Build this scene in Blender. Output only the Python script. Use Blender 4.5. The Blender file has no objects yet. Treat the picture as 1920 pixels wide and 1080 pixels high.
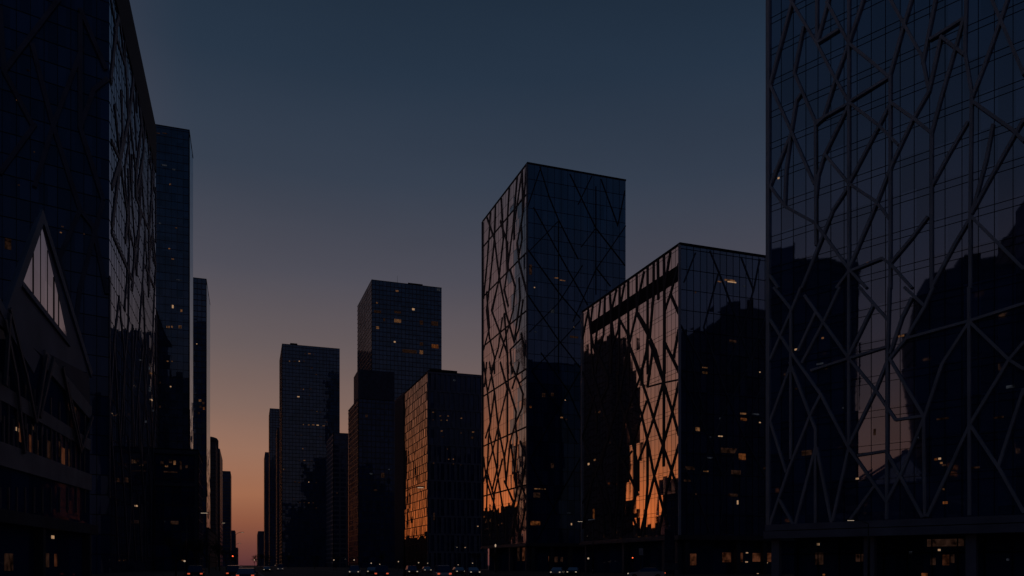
import bpy, math, random
from mathutils import Vector
R = math.radians
rng = random.Random(11)
scene = bpy.context.scene
col = scene.collection

# ------------------------------------------------------------------ camera
F = 1457.0; CX = 960.0; HY = 1060.0; EYE = 1.7
YAW = math.atan(495/1457.0)
cd = bpy.data.cameras.new('camera'); cam = bpy.data.objects.new('camera', cd); col.objects.link(cam)
cam.location = (0, 0, EYE); cam.rotation_euler = (R(90), 0, -YAW)
cd.sensor_width = 36; cd.lens = 36*F/1920; cd.shift_y = 520/1920
cd.clip_start = 0.1; cd.clip_end = 40000
scene.camera = cam
S, C = math.sin(YAW), math.cos(YAW)

def raydir(px):
    x = (px-CX)/F
    return Vector((S + x*C, C - x*S))
def at(px, D):
    return raydir(px)*D
def vpdir(vp):
    return raydir(vp).normalized()

# ------------------------------------------------------------------ helpers
def lin(c):
    o = []
    for v in c:
        v /= 255.0
        o.append(v/12.92 if v <= .04045 else ((v+.055)/1.055)**2.4)
    return tuple(o)

def tag(o, label=None, cat=None, group=None, kind=None):
    if label: o['label'] = label
    if cat: o['category'] = cat
    if group: o['group'] = group
    if kind: o['kind'] = kind
    return o
def empty(name, loc=(0, 0, 0), rz=0):
    o = bpy.data.objects.new(name, None); col.objects.link(o)
    o.location = loc; o.rotation_euler = (0, 0, rz); o.empty_display_size = .5
    return o
def copy_tree(o, parent=None):
    c = o.copy(); col.objects.link(c)
    if parent is not None: c.parent = parent
    for ch in list(o.children): copy_tree(ch, c)
    return c

class MB:
    def __init__(s): s.v = []; s.f = []; s.uv = []
    def quad(s, a, b, c, d, uv=None):
        n = len(s.v); s.v += [tuple(a), tuple(b), tuple(c), tuple(d)]
        s.f.append((n, n+1, n+2, n+3)); s.uv.append(uv or [(0, 0)]*4)
    def hexa(s, p):
        n = len(s.v); s.v += [tuple(q) for q in p]
        for f in ((0,3,2,1),(4,5,6,7),(0,1,5,4),(1,2,6,5),(2,3,7,6),(3,0,4,7)):
            s.f.append(tuple(n+i for i in f)); s.uv.append([(0, 0)]*4)
    def box(s, x0, x1, y0, y1, z0, z1):
        s.hexa([(x0,y0,z0),(x1,y0,z0),(x1,y1,z0),(x0,y1,z0),(x0,y0,z1),(x1,y0,z1),(x1,y1,z1),(x0,y1,z1)])
    def poly(s, pts):
        n = len(s.v); s.v += [tuple(p) for p in pts]
        s.f.append(tuple(range(n, n+len(pts)))); s.uv.append([(0, 0)]*len(pts))
    def bar(s, A, B, w, d=None, up=Vector((0, 0, 1))):
        A = Vector(A); B = Vector(B); t = (B-A).normalized()
        if abs(t.dot(up)) > .98: up = Vector((1, 0, 0))
        x = t.cross(up).normalized(); y = x.cross(t).normalized(); d = d or w
        x *= w/2; y *= d/2
        s.hexa([A-x-y, A+x-y, A+x+y, A-x+y, B-x-y, B+x-y, B+x+y, B-x+y])
    def tube(s, A, B, r0, r1, n=8):
        A = Vector(A); B = Vector(B); t = (B-A).normalized()
        up = Vector((0, 0, 1)) if abs(t.z) < .95 else Vector((1, 0, 0))
        x = t.cross(up).normalized(); y = x.cross(t); k = len(s.v)
        for P, r in ((A, r0), (B, r1)):
            for i in range(n):
                a = 2*math.pi*i/n; s.v.append(tuple(P + x*math.cos(a)*r + y*math.sin(a)*r))
        for i in range(n):
            j = (i+1) % n; s.f.append((k+i, k+j, k+n+j, k+n+i)); s.uv.append([(0, 0)]*4)
        s.f.append(tuple(k+i for i in range(n))[::-1]); s.uv.append([(0, 0)]*n)
        s.f.append(tuple(k+n+i for i in range(n))); s.uv.append([(0, 0)]*n)
    def build(s, name, mat, parent=None, smooth=False):
        me = bpy.data.meshes.new(name); off = Vector((0, 0, 0))
        if parent is not None:
            p = parent
            while p is not None:
                off = off + p.location; p = p.parent
        me.from_pydata([(v[0]-off.x, v[1]-off.y, v[2]-off.z) for v in s.v], [], s.f)
        ul = me.uv_layers.new(name='UVMap'); i = 0
        for u in s.uv:
            for q in u:
                ul.data[i].uv = q; i += 1
        if smooth:
            for p in me.polygons: p.use_smooth = True
        me.materials.append(mat)
        o = bpy.data.objects.new(name, me); col.objects.link(o)
        if parent is not None: o.parent = parent
        return o

# ------------------------------------------------------------------ materials
def newmat(name):
    m = bpy.data.materials.new(name); m.use_nodes = True
    nt = m.node_tree; nt.nodes.clear()
    out = nt.nodes.new('ShaderNodeOutputMaterial')
    return m, nt, out
def mathn(nt, op, a, b=None, c=None, clamp=False):
    n = nt.nodes.new('ShaderNodeMath'); n.operation = op; n.use_clamp = clamp
    for i, x in enumerate((a, b, c)):
        if x is None: continue
        if hasattr(x, 'links'): nt.links.new(x, n.inputs[i])
        else: n.inputs[i].default_value = x
    return n.outputs[0]
def vmath(nt, op, a, b=None, scale=None):
    n = nt.nodes.new('ShaderNodeVectorMath'); n.operation = op
    for i, x in enumerate((a, b)):
        if x is None: continue
        if hasattr(x, 'links'): nt.links.new(x, n.inputs[i])
        else: n.inputs[i].default_value = x
    if scale is not None:
        if hasattr(scale, 'links'): nt.links.new(scale, n.inputs['Scale'])
        else: n.inputs['Scale'].default_value = scale
    return n.outputs[0]

def glass(name, f0=.22, f1=.8, tint=(.86, .9, 1.0), cell=(1.5, 3.9), amp=.012, wob=.02, wscale=.12,
          inner=(.014, .032, .085), tint0=(.34, .58, .82), rough=.025, lo=.08, hi=.55):
    m, nt, out = newmat(name); L = nt.links.new
    uv = nt.nodes.new('ShaderNodeUVMap'); uv.uv_map = 'UVMap'
    dv = vmath(nt, 'DIVIDE', uv.outputs[0], (cell[0], cell[1], 1))
    fl = vmath(nt, 'FLOOR', dv)
    wn = nt.nodes.new('ShaderNodeTexWhiteNoise'); wn.noise_dimensions = '3D'; L(fl, wn.inputs['Vector'])
    geo = nt.nodes.new('ShaderNodeNewGeometry')
    no = nt.nodes.new('ShaderNodeTexNoise'); no.inputs['Scale'].default_value = wscale
    no.inputs['Detail'].default_value = 1.5
    L(vmath(nt, 'ADD', geo.outputs['Position'], vmath(nt, 'SCALE', wn.outputs['Color'], scale=3.0)), no.inputs['Vector'])
    a = vmath(nt, 'SCALE', vmath(nt, 'SUBTRACT', wn.outputs['Color'], (.5, .5, .5)), scale=amp)
    b = vmath(nt, 'SCALE', vmath(nt, 'SUBTRACT', no.outputs['Color'], (.5, .5, .5)), scale=wob)
    nn = vmath(nt, 'NORMALIZE', vmath(nt, 'ADD', geo.outputs['Normal'], vmath(nt, 'ADD', a, b)))
    lw = nt.nodes.new('ShaderNodeLayerWeight'); lw.inputs['Blend'].default_value = .5
    mr = nt.nodes.new('ShaderNodeMapRange'); mr.interpolation_type = 'SMOOTHSTEP'
    L(lw.outputs['Facing'], mr.inputs['Value'])
    for k, v in (('From Min', lo), ('From Max', hi), ('To Min', f0), ('To Max', f1)): mr.inputs[k].default_value = v
    var = mathn(nt, 'MULTIPLY_ADD', wn.outputs['Value'], .16, .88)
    fac = mathn(nt, 'MULTIPLY', mr.outputs[0], var, clamp=True)
    gl = nt.nodes.new('ShaderNodeBsdfGlossy')
    tm = nt.nodes.new('ShaderNodeMix'); tm.data_type = 'RGBA'
    t0 = mathn(nt, 'DIVIDE', mathn(nt, 'SUBTRACT', mr.outputs[0], f0), f1-f0, clamp=True)
    L(t0, tm.inputs[0]); tm.inputs[6].default_value = (*(tint0 or tint), 1); tm.inputs[7].default_value = (*tint, 1)
    L(tm.outputs[2], gl.inputs['Color'])
    gl.inputs['Roughness'].default_value = rough; L(nn, gl.inputs['Normal'])
    df = nt.nodes.new('ShaderNodeBsdfDiffuse')
    mix = nt.nodes.new('ShaderNodeMix'); mix.data_type = 'RGBA'
    L(wn.outputs['Value'], mix.inputs[0]); mix.inputs[6].default_value = (*inner, 1)
    mix.inputs[7].default_value = tuple(2.2*c for c in inner)+(1,)
    L(mix.outputs[2], df.inputs['Color'])
    ms = nt.nodes.new('ShaderNodeMixShader'); L(fac, ms.inputs[0]); L(df.outputs[0], ms.inputs[1]); L(gl.outputs[0], ms.inputs[2])
    L(ms.outputs[0], out.inputs[0])
    return m

def solid(name, color, rough=.6, metal=0.0, var=.35, scale=.8, bump=0.0, spec=.5):
    m, nt, out = newmat(name); L = nt.links.new
    p = nt.nodes.new('ShaderNodeBsdfPrincipled'); L(p.outputs[0], out.inputs[0])
    tc = nt.nodes.new('ShaderNodeTexCoord')
    no = nt.nodes.new('ShaderNodeTexNoise'); no.inputs['Scale'].default_value = scale; no.inputs['Detail'].default_value = 6
    L(tc.outputs['Object'], no.inputs['Vector'])
    mr = nt.nodes.new('ShaderNodeMapRange'); L(no.outputs[0], mr.inputs['Value'])
    mr.inputs['From Min'].default_value = .3; mr.inputs['From Max'].default_value = .7
    mr.inputs['To Min'].default_value = 1-var; mr.inputs['To Max'].default_value = 1+var*.5
    L(vmath(nt, 'SCALE', color, scale=mr.outputs[0]), p.inputs['Base Color'])
    p.inputs['Specular IOR Level'].default_value = spec
    p.inputs['Roughness'].default_value = rough; p.inputs['Metallic'].default_value = metal
    if bump:
        bp = nt.nodes.new('ShaderNodeBump'); bp.inputs['Strength'].default_value = bump
        L(no.outputs[0], bp.inputs['Height']); L(bp.outputs[0], p.inputs['Normal'])
    return m

def emis(name, color, strength, patch=True, scale=1.4):
    m, nt, out = newmat(name); L = nt.links.new
    e = nt.nodes.new('ShaderNodeEmission'); L(e.outputs[0], out.inputs[0])
    e.inputs['Color'].default_value = (*color, 1)
    if patch:
        g = nt.nodes.new('ShaderNodeNewGeometry')
        no = nt.nodes.new('ShaderNodeTexNoise'); no.inputs['Scale'].default_value = scale; no.inputs['Detail'].default_value = 3
        L(g.outputs['Position'], no.inputs['Vector'])
        mr = nt.nodes.new('ShaderNodeMapRange'); L(no.outputs[0], mr.inputs['Value'])
        mr.inputs['From Min'].default_value = .36; mr.inputs['From Max'].default_value = .66
        mr.inputs['To Min'].default_value = .12*strength; mr.inputs['To Max'].default_value = 1.5*strength
        L(mr.outputs[0], e.inputs['Strength'])
    else: e.inputs['Strength'].default_value = strength
    return m

G_right = glass('glass_right_tower', f0=.28, f1=.62, tint0=(.72, .80, .96), inner=(.02,.05,.13), amp=.006, wob=.06, wscale=.05, cell=(1.55, 3.9), tint=(.82,.86,1))
G_mid = glass('glass_mid_tower', f0=.17, f1=.84, amp=.015, wob=.042, wscale=.06, tint=(1,.87,.78))
G_far = glass('glass_far_tower', f0=.12, tint0=(.42, .72, .90), f1=.8, amp=.02, wob=.03, cell=(3, 3.6), tint=(.8,.92,1))
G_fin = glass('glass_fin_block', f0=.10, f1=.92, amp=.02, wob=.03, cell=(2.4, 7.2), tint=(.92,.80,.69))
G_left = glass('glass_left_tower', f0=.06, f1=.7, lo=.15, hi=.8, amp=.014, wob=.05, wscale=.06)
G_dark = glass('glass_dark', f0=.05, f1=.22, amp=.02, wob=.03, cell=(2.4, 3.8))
G_pod = glass('glass_podium', f0=.025, f1=.03, amp=.01, wob=.02, cell=(3, 5))
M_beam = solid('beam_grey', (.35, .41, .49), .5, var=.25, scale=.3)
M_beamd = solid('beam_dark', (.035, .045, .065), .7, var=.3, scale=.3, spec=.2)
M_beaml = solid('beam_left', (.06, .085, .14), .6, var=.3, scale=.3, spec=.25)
M_mull = solid('mullion_dark', (.012, .017, .028), .7, spec=.1)
M_mullb = solid('mullion_blue', (.022, .032, .05), .5)
M_frame = solid('frame_mid', (.09, .11, .15), .5)
M_band = solid('band_stone', (.30, .29, .31), .7, var=.3, scale=.5, bump=.1)
M_roof = solid('roof_dark', (.02, .022, .028), .9, spec=.1)
M_slate = solid('slate_panel', (.17, .21, .30), .6, var=.3, scale=.3)
M_slate2 = solid('storey_panel', (.045, .065, .11), .8, spec=.2)
M_conc = solid('concrete_dark', (.05, .06, .085), .8, var=.4, scale=.4)
M_fin = solid('fin_stone', (.10, .13, .20), .7, var=.3, scale=.4)
M_warm = emis('window_warm', lin((255, 178, 120)), .10)
M_dim = emis('window_dim', lin((205, 145, 120)), .022)
M_cold = emis('window_cold', lin((190, 200, 225)), .03)
M_hot = emis('window_bright', lin((255, 200, 150)), .34, patch=False)
M_shop = emis('shop_interior', lin((225, 135, 95)), .055, scale=.9)
M_amber = emis('window_amber', lin((255, 150, 85)), .075)
WM = {'w': M_warm, 'd': M_dim, 'c': M_cold, 'h': M_hot, 's': M_shop, 'a': M_amber}

# ------------------------------------------------------------------ world
w = bpy.data.worlds.new('World'); scene.world = w; w.use_nodes = True
nt = w.node_tree; nt.nodes.clear(); L = nt.links.new
wo = nt.nodes.new('ShaderNodeOutputWorld'); bg = nt.nodes.new('ShaderNodeBackground'); L(bg.outputs[0], wo.inputs[0])
tc = nt.nodes.new('ShaderNodeTexCoord'); sx = nt.nodes.new('ShaderNodeSeparateXYZ'); L(tc.outputs['Generated'], sx.inputs[0])
el = mathn(nt, 'MULTIPLY', mathn(nt, 'ARCSINE', sx.outputs[2]), 180/math.pi/90)      # 0..1 over 90 degrees
az = mathn(nt, 'ARCTAN2', sx.outputs[0], sx.outputs[1])
AZ0 = R(-22)
cs = mathn(nt, 'COSINE', mathn(nt, 'SUBTRACT', az, AZ0))
wgt = mathn(nt, 'POWER', mathn(nt, 'MULTIPLY_ADD', cs, .5, .5), 1.6, clamp=True)
def ramp(stops):
    r = nt.nodes.new('ShaderNodeValToRGB'); L(el, r.inputs[0]); e = r.color_ramp.elements
    while len(e) > 1: e.remove(e[-1])
    e[0].position = stops[0][0]/90; e[0].color = (*lin(stops[0][1]), 1)
    for p, c in stops[1:]:
        k = e.new(p/90); k.color = (*lin(c), 1)
    return r.outputs[0]
sun_r = ramp([(0, (92, 52, 54)), (1.5, (116, 68, 58)), (3, (142, 86, 64)), (5, (160, 106, 78)), (8, (152, 112, 92)), (11, (128, 103, 93)),
              (15, (104, 92, 92)), (20, (79, 78, 88)), (26, (55, 64, 79)), (32, (39, 53, 70)), (38, (29, 43, 59)), (50, (21, 33, 48)), (90, (14, 22, 35))])
core_r = ramp([(0, (140, 62, 42)), (3, (222, 120, 64)), (5.5, (188, 108, 66)), (7.5, (165, 101, 68)), (9.5, (148, 96, 72)), (13, (122, 90, 81)), (18, (100, 83, 87)), (25, (76, 73, 84)), (35, (50, 58, 74)), (50, (27, 37, 52)), (90, (14, 22, 35))])
away_r = ramp([(0, (70, 50, 54)), (6, (84, 64, 68)), (14, (72, 62, 74)), (24, (39, 50, 67)), (34, (25, 40, 58)), (50, (16, 30, 47)), (90, (12, 20, 33))])
mx = nt.nodes.new('ShaderNodeMix'); mx.data_type = 'RGBA'; L(wgt, mx.inputs[0]); L(away_r, mx.inputs[6]); L(sun_r, mx.inputs[7])
cmr = nt.nodes.new('ShaderNodeMapRange'); cmr.interpolation_type = 'SMOOTHSTEP'
L(mathn(nt, 'COSINE', mathn(nt, 'SUBTRACT', az, R(-26))), cmr.inputs['Value'])
cmr.inputs['From Min'].default_value = math.cos(R(23)); cmr.inputs['From Max'].default_value = math.cos(R(11))
mx2 = nt.nodes.new('ShaderNodeMix'); mx2.data_type = 'RGBA'; L(cmr.outputs[0], mx2.inputs[0]); L(mx.outputs[2], mx2.inputs[6]); L(core_r, mx2.inputs[7])
mx = mx2
sky = nt.nodes.new('ShaderNodeTexSky'); sky.sky_type = 'NISHITA'; sky.sun_disc = False
sky.sun_elevation = R(-3); sky.sun_rotation = R(-22)
ad = nt.nodes.new('ShaderNodeVectorMath'); ad.operation = 'MULTIPLY_ADD'
L(sky.outputs[0], ad.inputs[0]); ad.inputs[1].default_value = (.01, .01, .01); L(mx.outputs[2], ad.inputs[2])
hz = nt.nodes.new('ShaderNodeTexNoise'); hz.inputs['Scale'].default_value = 2.2; hz.inputs['Detail'].default_value = 4
L(vmath(nt, 'MULTIPLY', tc.outputs['Generated'], (1, 1, 4)), hz.inputs['Vector'])
hm_ = nt.nodes.new('ShaderNodeMapRange'); L(hz.outputs[0], hm_.inputs['Value'])
hm_.inputs['From Min'].default_value = .3; hm_.inputs['From Max'].default_value = .7; hm_.inputs['To Min'].default_value = .95; hm_.inputs['To Max'].default_value = 1.05
L(vmath(nt, 'SCALE', ad.outputs[0], scale=hm_.outputs[0]), bg.inputs[0]); bg.inputs[1].default_value = 1.0
sl = bpy.data.lights.new('sun', 'SUN'); so = bpy.data.objects.new('sun', sl); col.objects.link(so)
sl.energy = .02; sl.angle = R(.6); sl.color = (1, .55, .35)
sd = Vector((math.sin(AZ0)*math.cos(R(.6)), math.cos(AZ0)*math.cos(R(.6)), math.sin(R(.6))))
so.rotation_euler = sd.to_track_quat('Z', 'Y').to_euler()

# ------------------------------------------------------------------ faces and towers
class Face:
    def __init__(s, P, d, n, L_, H): s.P = P; s.d = d; s.n = n; s.L = L_; s.H = H
    def pt(s, u, z, off=0):
        q = s.P + s.d*u + s.n*off
        return Vector((q.x, q.y, z))
    def u_of(s, px):
        r = raydir(px); # r*t = P + d*u
        det = -r.x*s.d.y + r.y*s.d.x
        t = (-s.P.x*s.d.y + s.P.y*s.d.x)/det
        u = (r.x*s.P.y - r.y*s.P.x)/det
        return u, t
    def uz(s, px, py):
        u, D = s.u_of(px)
        return u, EYE + (HY-py)/F*D
    def seg(s, mb, a, b, wd, dp, off=0, fs=False):
        (u0, z0), (u1, z1) = a, b
        l = math.hypot(u1-u0, z1-z0)
        if l < 1e-4: return
        tx, tz = (u1-u0)/l, (z1-z0)/l
        if fs: wd = wd*(.42+.58*abs(tz)**2)
        hx, hz = -tz*wd/2, tx*wd/2
        ex, ez = tx*wd*.25, tz*wd*.25
        dp = dp + rng.uniform(-.02, .02)
        c = [(u0-ex+hx, z0-ez+hz), (u0-ex-hx, z0-ez-hz), (u1+ex-hx, z1+ez-hz), (u1+ex+hx, z1+ez+hz)]
        mb.hexa([s.pt(u, z, off) for u, z in c] + [s.pt(u, z, off+dp) for u, z in c])
    def rect(s, mb, u0, u1, z0, z1, off, dp):
        c = [(u0, z0), (u1, z0), (u1, z1), (u0, z1)]
        mb.hexa([s.pt(u, z, off) for u, z in c] + [s.pt(u, z, off+dp) for u, z in c])

def facade_lines(mb, f, z0, z1, du, dz, wv, wh, dp=.08, double=False, u0=0, u1=None, jitter=0):
    u1 = f.L if u1 is None else u1
    n = max(1, round((u1-u0)/du))
    for i in range(1, n):
        u = u0 + (u1-u0)*i/n + (rng.uniform(-jitter, jitter) if jitter else 0)
        f.rect(mb, u-wv/2, u+wv/2, z0, z1, .01, dp)
    z = z0 + dz
    while z < z1-.3:
        f.rect(mb, u0, u1, z-wh/2, z+wh/2, .01, dp*.8)
        if double: f.rect(mb, u0, u1, z+.75, z+.75+wh, .01, dp*.8)
        z += dz

def tower(name, label, px, D, vpa, enda, vpb, endb, H, gm, z0=0, left=False, group=None, lena=None, lenb=None, roof=True, P=None, gmb=None, cat='building'):
    P = at(px, D) if P is None else Vector(P)
    a = vpdir(vpa); b = vpdir(vpb)
    if left: b = -b
    tmp = Face(P, a, a, 0, H)
    if lena is None: lena = abs(tmp.u_of(enda)[0])
    if lenb is None: lenb = abs(Face(P, b, b, 0, H).u_of(endb)[0])
    cen = P + a*lena/2 + b*lenb/2
    def nrm(d, q):
        n = Vector((d.y, -d.x))
        return n if n.dot(q-cen) > 0 else -n
    side = Face(P, a, nrm(a, P+a*lena/2), lena, H)
    front = Face(P, b, nrm(b, P+b*lenb/2), lenb, H)
    P2 = P+a*lena; P3 = P+b*lenb
    back = Face(P2, b, -front.n, lenb, H); off = Face(P3, a, -side.n, lena, H)
    root = empty(name, (P.x, P.y, 0)); tag(root, label, cat, group)
    mb = MB(); mb2 = MB()
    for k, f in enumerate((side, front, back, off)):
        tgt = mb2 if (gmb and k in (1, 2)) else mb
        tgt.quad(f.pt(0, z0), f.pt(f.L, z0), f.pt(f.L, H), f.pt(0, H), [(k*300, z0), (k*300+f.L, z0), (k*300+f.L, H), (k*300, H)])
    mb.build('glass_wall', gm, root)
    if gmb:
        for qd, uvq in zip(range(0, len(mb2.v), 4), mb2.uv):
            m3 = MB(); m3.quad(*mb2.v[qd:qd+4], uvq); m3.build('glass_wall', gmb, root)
    if roof:
        r = MB(); t = .35
        c = [P, P2, P2+b*lenb, P3]
        def ring(e):
            o = []
            for q, sa, sb in ((P, -1, -1), (P2, 1, -1), (P2+b*lenb, 1, 1), (P3, -1, 1)):
                o.append(q + a*sa*e + b*sb*e)
            return o
        o1 = ring(.12); r.hexa([(q.x, q.y, H) for q in o1] + [(q.x, q.y, H+.45) for q in o1])
        r.build('roof', M_roof, root)
    if z0 > 0:
        r = MB(); e = -1.6; o = []
        for q, sa, sb in ((P, -1, -1), (P2, 1, -1), (P2+b*lenb, 1, 1), (P3, -1, 1)): o.append(q + a*sa*e + b*sb*e)
        for k in range(4):
            A_, B_ = o[k], o[(k+1) % 4]; l = (B_-A_).length
            r.quad((A_.x, A_.y, 0), (B_.x, B_.y, 0), (B_.x, B_.y, z0), (A_.x, A_.y, z0), [(k*99, 0), (k*99+l, 0), (k*99+l, z0), (k*99, z0)])
        r.quad(*[(q.x, q.y, z0) for q in (P, P2, P2+b*lenb, P3)])
        r.build('ground_floor', G_pod, root)
    return root, side, front

def lattice(f, root, polys, conv, wd, dp, mat, off=.12, lo=None, hi=None):
    mb = MB(); keep = []
    for pl in polys:
        q = [f.uz(*conv(p)) for p in pl]
        q = [(max(0, min(f.L, u)), z) for u, z in q]
        keep.append(q)
        for A_, B_ in zip(q, q[1:]): f.seg(mb, A_, B_, wd, dp, off)
    mb.build('diagonal_lattice', mat, root)
    return keep
def lits(f, root, items, conv, sc, off=.05, wmax=None):
    for it in items:
        x, y, ww, hh, k = it
        px, py = conv((x, y)); u, D = f.u_of(px); z = EYE+(HY-py)/F*D
        if u < .1 or u > f.L-.1 or z > f.H-.3: continue
        cosf = abs(raydir(px).normalized().dot(f.n))
        wm = max(.25, .8*ww/sc*D/F/max(.25, cosf)); hm = max(.2, .8*hh/sc*D/F)
        mb = MB(); f.rect(mb, max(0.05, u-wm/2), min(f.L-.05, u+wm/2), z-hm/2, z+hm/2, .015, off)
        mb.build('lit_window_or_reflection', WM[k], root)
def generator(f, mb, u0, u1, z0, z1, cw, ch, wd, dp, off=.12, p=.75, jit=.28):
    nu = max(2, round((u1-u0)/cw)); nz = max(2, round((z1-z0)/ch))
    node = {}
    for i in range(nu+1):
        for j in range(nz+1):
            ju = 0 if i in (0, nu) else rng.uniform(-jit, jit)*cw
            jz = 0 if j in (0, nz) else rng.uniform(-jit, jit)*ch
            node[i, j] = (u0+(u1-u0)*i/nu+ju, z0+(z1-z0)*j/nz+jz)
    for i in range(nu+1):
        for j in range(nz):
            if (i+j) % 2 == 0:
                for di in (-1, 1):
                    if 0 <= i+di <= nu and rng.random() < p: f.seg(mb, node[i, j], node[i+di, j+1], wd, dp, off)
                if rng.random() < .3: f.seg(mb, node[i, j], node[i, j+1], wd, dp, off)
            else:
                if rng.random() < .22: f.seg(mb, node[i, j], node[i, j+1], wd, dp, off)
VR = 5250; VL = 412; VS = 465

def podium(f, root, z0, cols, wcol=1.1, band=1.1, mat=M_frame, matc=M_frame):
    mb = MB(); f.rect(mb, -.25, f.L+.25, z0-band*.45, z0, 0, .45); f.rect(mb, -.35, f.L+.35, z0-band, z0-band*.45, 0, .62)
    mb.build('base_beam', mat, root)
    for px in cols:
        u = f.u_of(px)[0]
        if u > f.L: continue
        mb = MB(); f.rect(mb, u-wcol/2, u+wcol/2, 0, z0-band, -1.0, 1.0); mb.build('column', matc, root)

# ================================================================== RIGHT TOWER
DR = 97.0; VRT = -500
H = 118
root, side, front = tower('lattice_tower', 'tallest glass tower at the right edge, wrapped in thick pale grey branching beams', 1443, DR, VR, None, VR, None, H, G_right,
                          z0=6.9, lena=10, lenb=46) if False else (None, None, None)
P = at(1443, DR); d = -vpdir(VRT); back = Vector((-d.y, d.x))
if back.dot(P) < 0: back = -back
rt = empty('lattice_tower', (P.x, P.y, 0)); tag(rt, 'nearest glass tower, at the right edge, wrapped in thick pale grey branching beams', 'building')
LF = 46.0; Z0 = EYE + (HY-984)/F*DR
f = Face(P, d, -back, LF, H)
g = MB(); dep = 30.0
cs4 = [P, P+d*LF, P+d*LF+back*dep, P+back*dep]
for k in range(4):
    A_, B_ = cs4[k], cs4[(k+1) % 4]; l = (B_-A_).length
    g.quad((A_.x, A_.y, Z0), (B_.x, B_.y, Z0), (B_.x, B_.y, H), (A_.x, A_.y, H), [(k*300, Z0), (k*300+l, Z0), (k*300+l, H), (k*300, H)])
g.build('glass_wall', G_right, rt)
g = MB(); g.hexa([(q.x, q.y, H) for q in cs4]+[(q.x, q.y, H+1) for q in cs4]); g.build('roof', M_roof, rt)
g = MB(); inn = [P+d*2+back*2.5, P+d*(LF-2)+back*2.5, P+d*(LF-2)+back*(dep-2), P+d*2+back*(dep-2)]
for k in range(4):
    A_, B_ = inn[k], inn[(k+1) % 4]; l = (B_-A_).length
    g.quad((A_.x, A_.y, 0), (B_.x, B_.y, 0), (B_.x, B_.y, Z0), (A_.x, A_.y, Z0), [(k*99, 0), (k*99+l, 0), (k*99+l, Z0), (k*99, Z0)])
g.build('ground_floor', G_pod, rt)
g = MB(); g.quad(*[(q.x, q.y, Z0) for q in cs4]); g.build('soffit', M_roof, rt)
g = MB(); facade_lines(g, f, Z0, H, 1.55, 3.9, .05, .05, .04, double=True, jitter=.06); g.build('mullions', M_mull, rt)
TOP = [
 [(125,0),(225,165),(290,290),(345,385),(455,470),(530,545)],[(262,10),(345,165),(420,225),(495,290)],[(345,0),(345,1080)],
 [(400,0),(345,165),(295,300),(250,445)],[(225,165),(305,115)],[(225,0),(225,165)],[(270,0),(225,165)],
 [(135,0),(50,320),(125,485),(215,690)],[(175,105),(140,275),(220,460)],[(220,460),(345,390)],[(220,460),(222,920)],
 [(345,385),(490,295)],[(580,0),(550,100),(500,280),(500,1080)],[(500,0),(550,90),(620,215),(645,345)],[(670,0),(650,100),(622,240)],
 [(645,345),(580,460),(510,610),(445,775),(345,1010)],[(690,145),(668,240),(645,345)],[(690,140),(775,205)],[(775,70),(740,200),(690,370),(655,500)],
 [(650,150),(770,75)],[(785,0),(780,200),(805,350),(800,800),(800,1080)],[(940,0),(915,75),(860,230),(805,370)],[(880,0),(940,140),(1000,280)],
 [(805,380),(960,490),(1000,530)],[(1000,450),(960,520),(870,680),(805,800)],[(885,470),(860,600),(810,790)],[(500,385),(580,440),(655,500),(655,1080)],
 [(500,390),(455,480),(345,690)],[(790,460),(720,580),(655,700)],[(345,395),(255,580),(230,660),(222,740)],[(255,580),(345,690),(445,755),(495,820)],
 [(345,700),(285,790),(250,880),(170,1080)],[(165,355),(148,380),(130,490),(110,640),(105,775)],
 [(125,510),(50,700),(105,775),(215,835),(250,880),(345,1010),(410,1080)],[(640,815),(580,895),(500,990)],[(345,1020),(470,970),(500,990),(580,1080)],
 [(800,820),(740,920),(655,1080)],[(800,810),(900,910),(1000,1010)],[(50,1035),(80,1080)],[(345,1020),(300,1080)],[(250,445),(222,470)]]
BOT = [
 [(65,0),(128,80),(128,640)],[(165,0),(128,90),(50,270)],[(50,120),(130,245),(240,400),(345,600),(485,800)],
 [(180,30),(250,130),(345,265),(445,385),(520,495),(625,480)],[(310,0),(250,130),(170,280)],[(220,95),(155,235)],[(385,0),(490,120)],
 [(435,70),(345,255)],[(205,310),(345,265),(490,220)],[(497,0),(490,240),(487,865)],[(555,0),(630,70),(560,190),(495,270)],[(660,0),(630,70)],
 [(500,270),(625,480),(630,855)],[(560,190),(795,125),(1000,60)],[(795,0),(797,850)],[(795,130),(695,285),(630,480),(540,700),(487,800)],
 [(800,130),(945,270),(1000,305)],[(1000,205),(945,270),(800,510),(640,855)],[(800,515),(910,680),(1000,840)],[(1000,380),(960,500),(905,670)],
 [(130,285),(50,500),(110,690)],[(125,280),(200,480),(220,530),(220,880)],[(240,400),(200,480),(120,680),(50,885)],[(85,795),(135,885)],
 [(220,600),(145,885)],[(225,600),(280,880)],[(345,600),(285,870)],[(485,285),(445,385),(345,590)],[(345,0),(345,590)],[(440,745),(350,870)],
 [(380,628),(480,612)],[(487,620),(540,710),(620,858)],[(580,40),(545,110),(500,245)]]
cT = lambda p: (1420+p[0]/2, p[1]/2); cB = lambda p: (1420+p[0]/2, 540+p[1]/2)
g = MB(); segs = []
for pl, cv in [(p, cT) for p in TOP]+[(p, cB) for p in BOT]:
    q = [f.uz(*cv(p)) for p in pl]; q = [(max(0, u), max(Z0, z)) for u, z in q]
    segs += list(zip(q, q[1:]))
UR = f.u_of(1920)[0]
def ztop(u): return EYE + HY/F*Face(P, d, d, 0, 0).u_of(CX+F*math.tan(math.atan2((P+d*u).x, (P+d*u).y)-YAW))[1]
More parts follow.
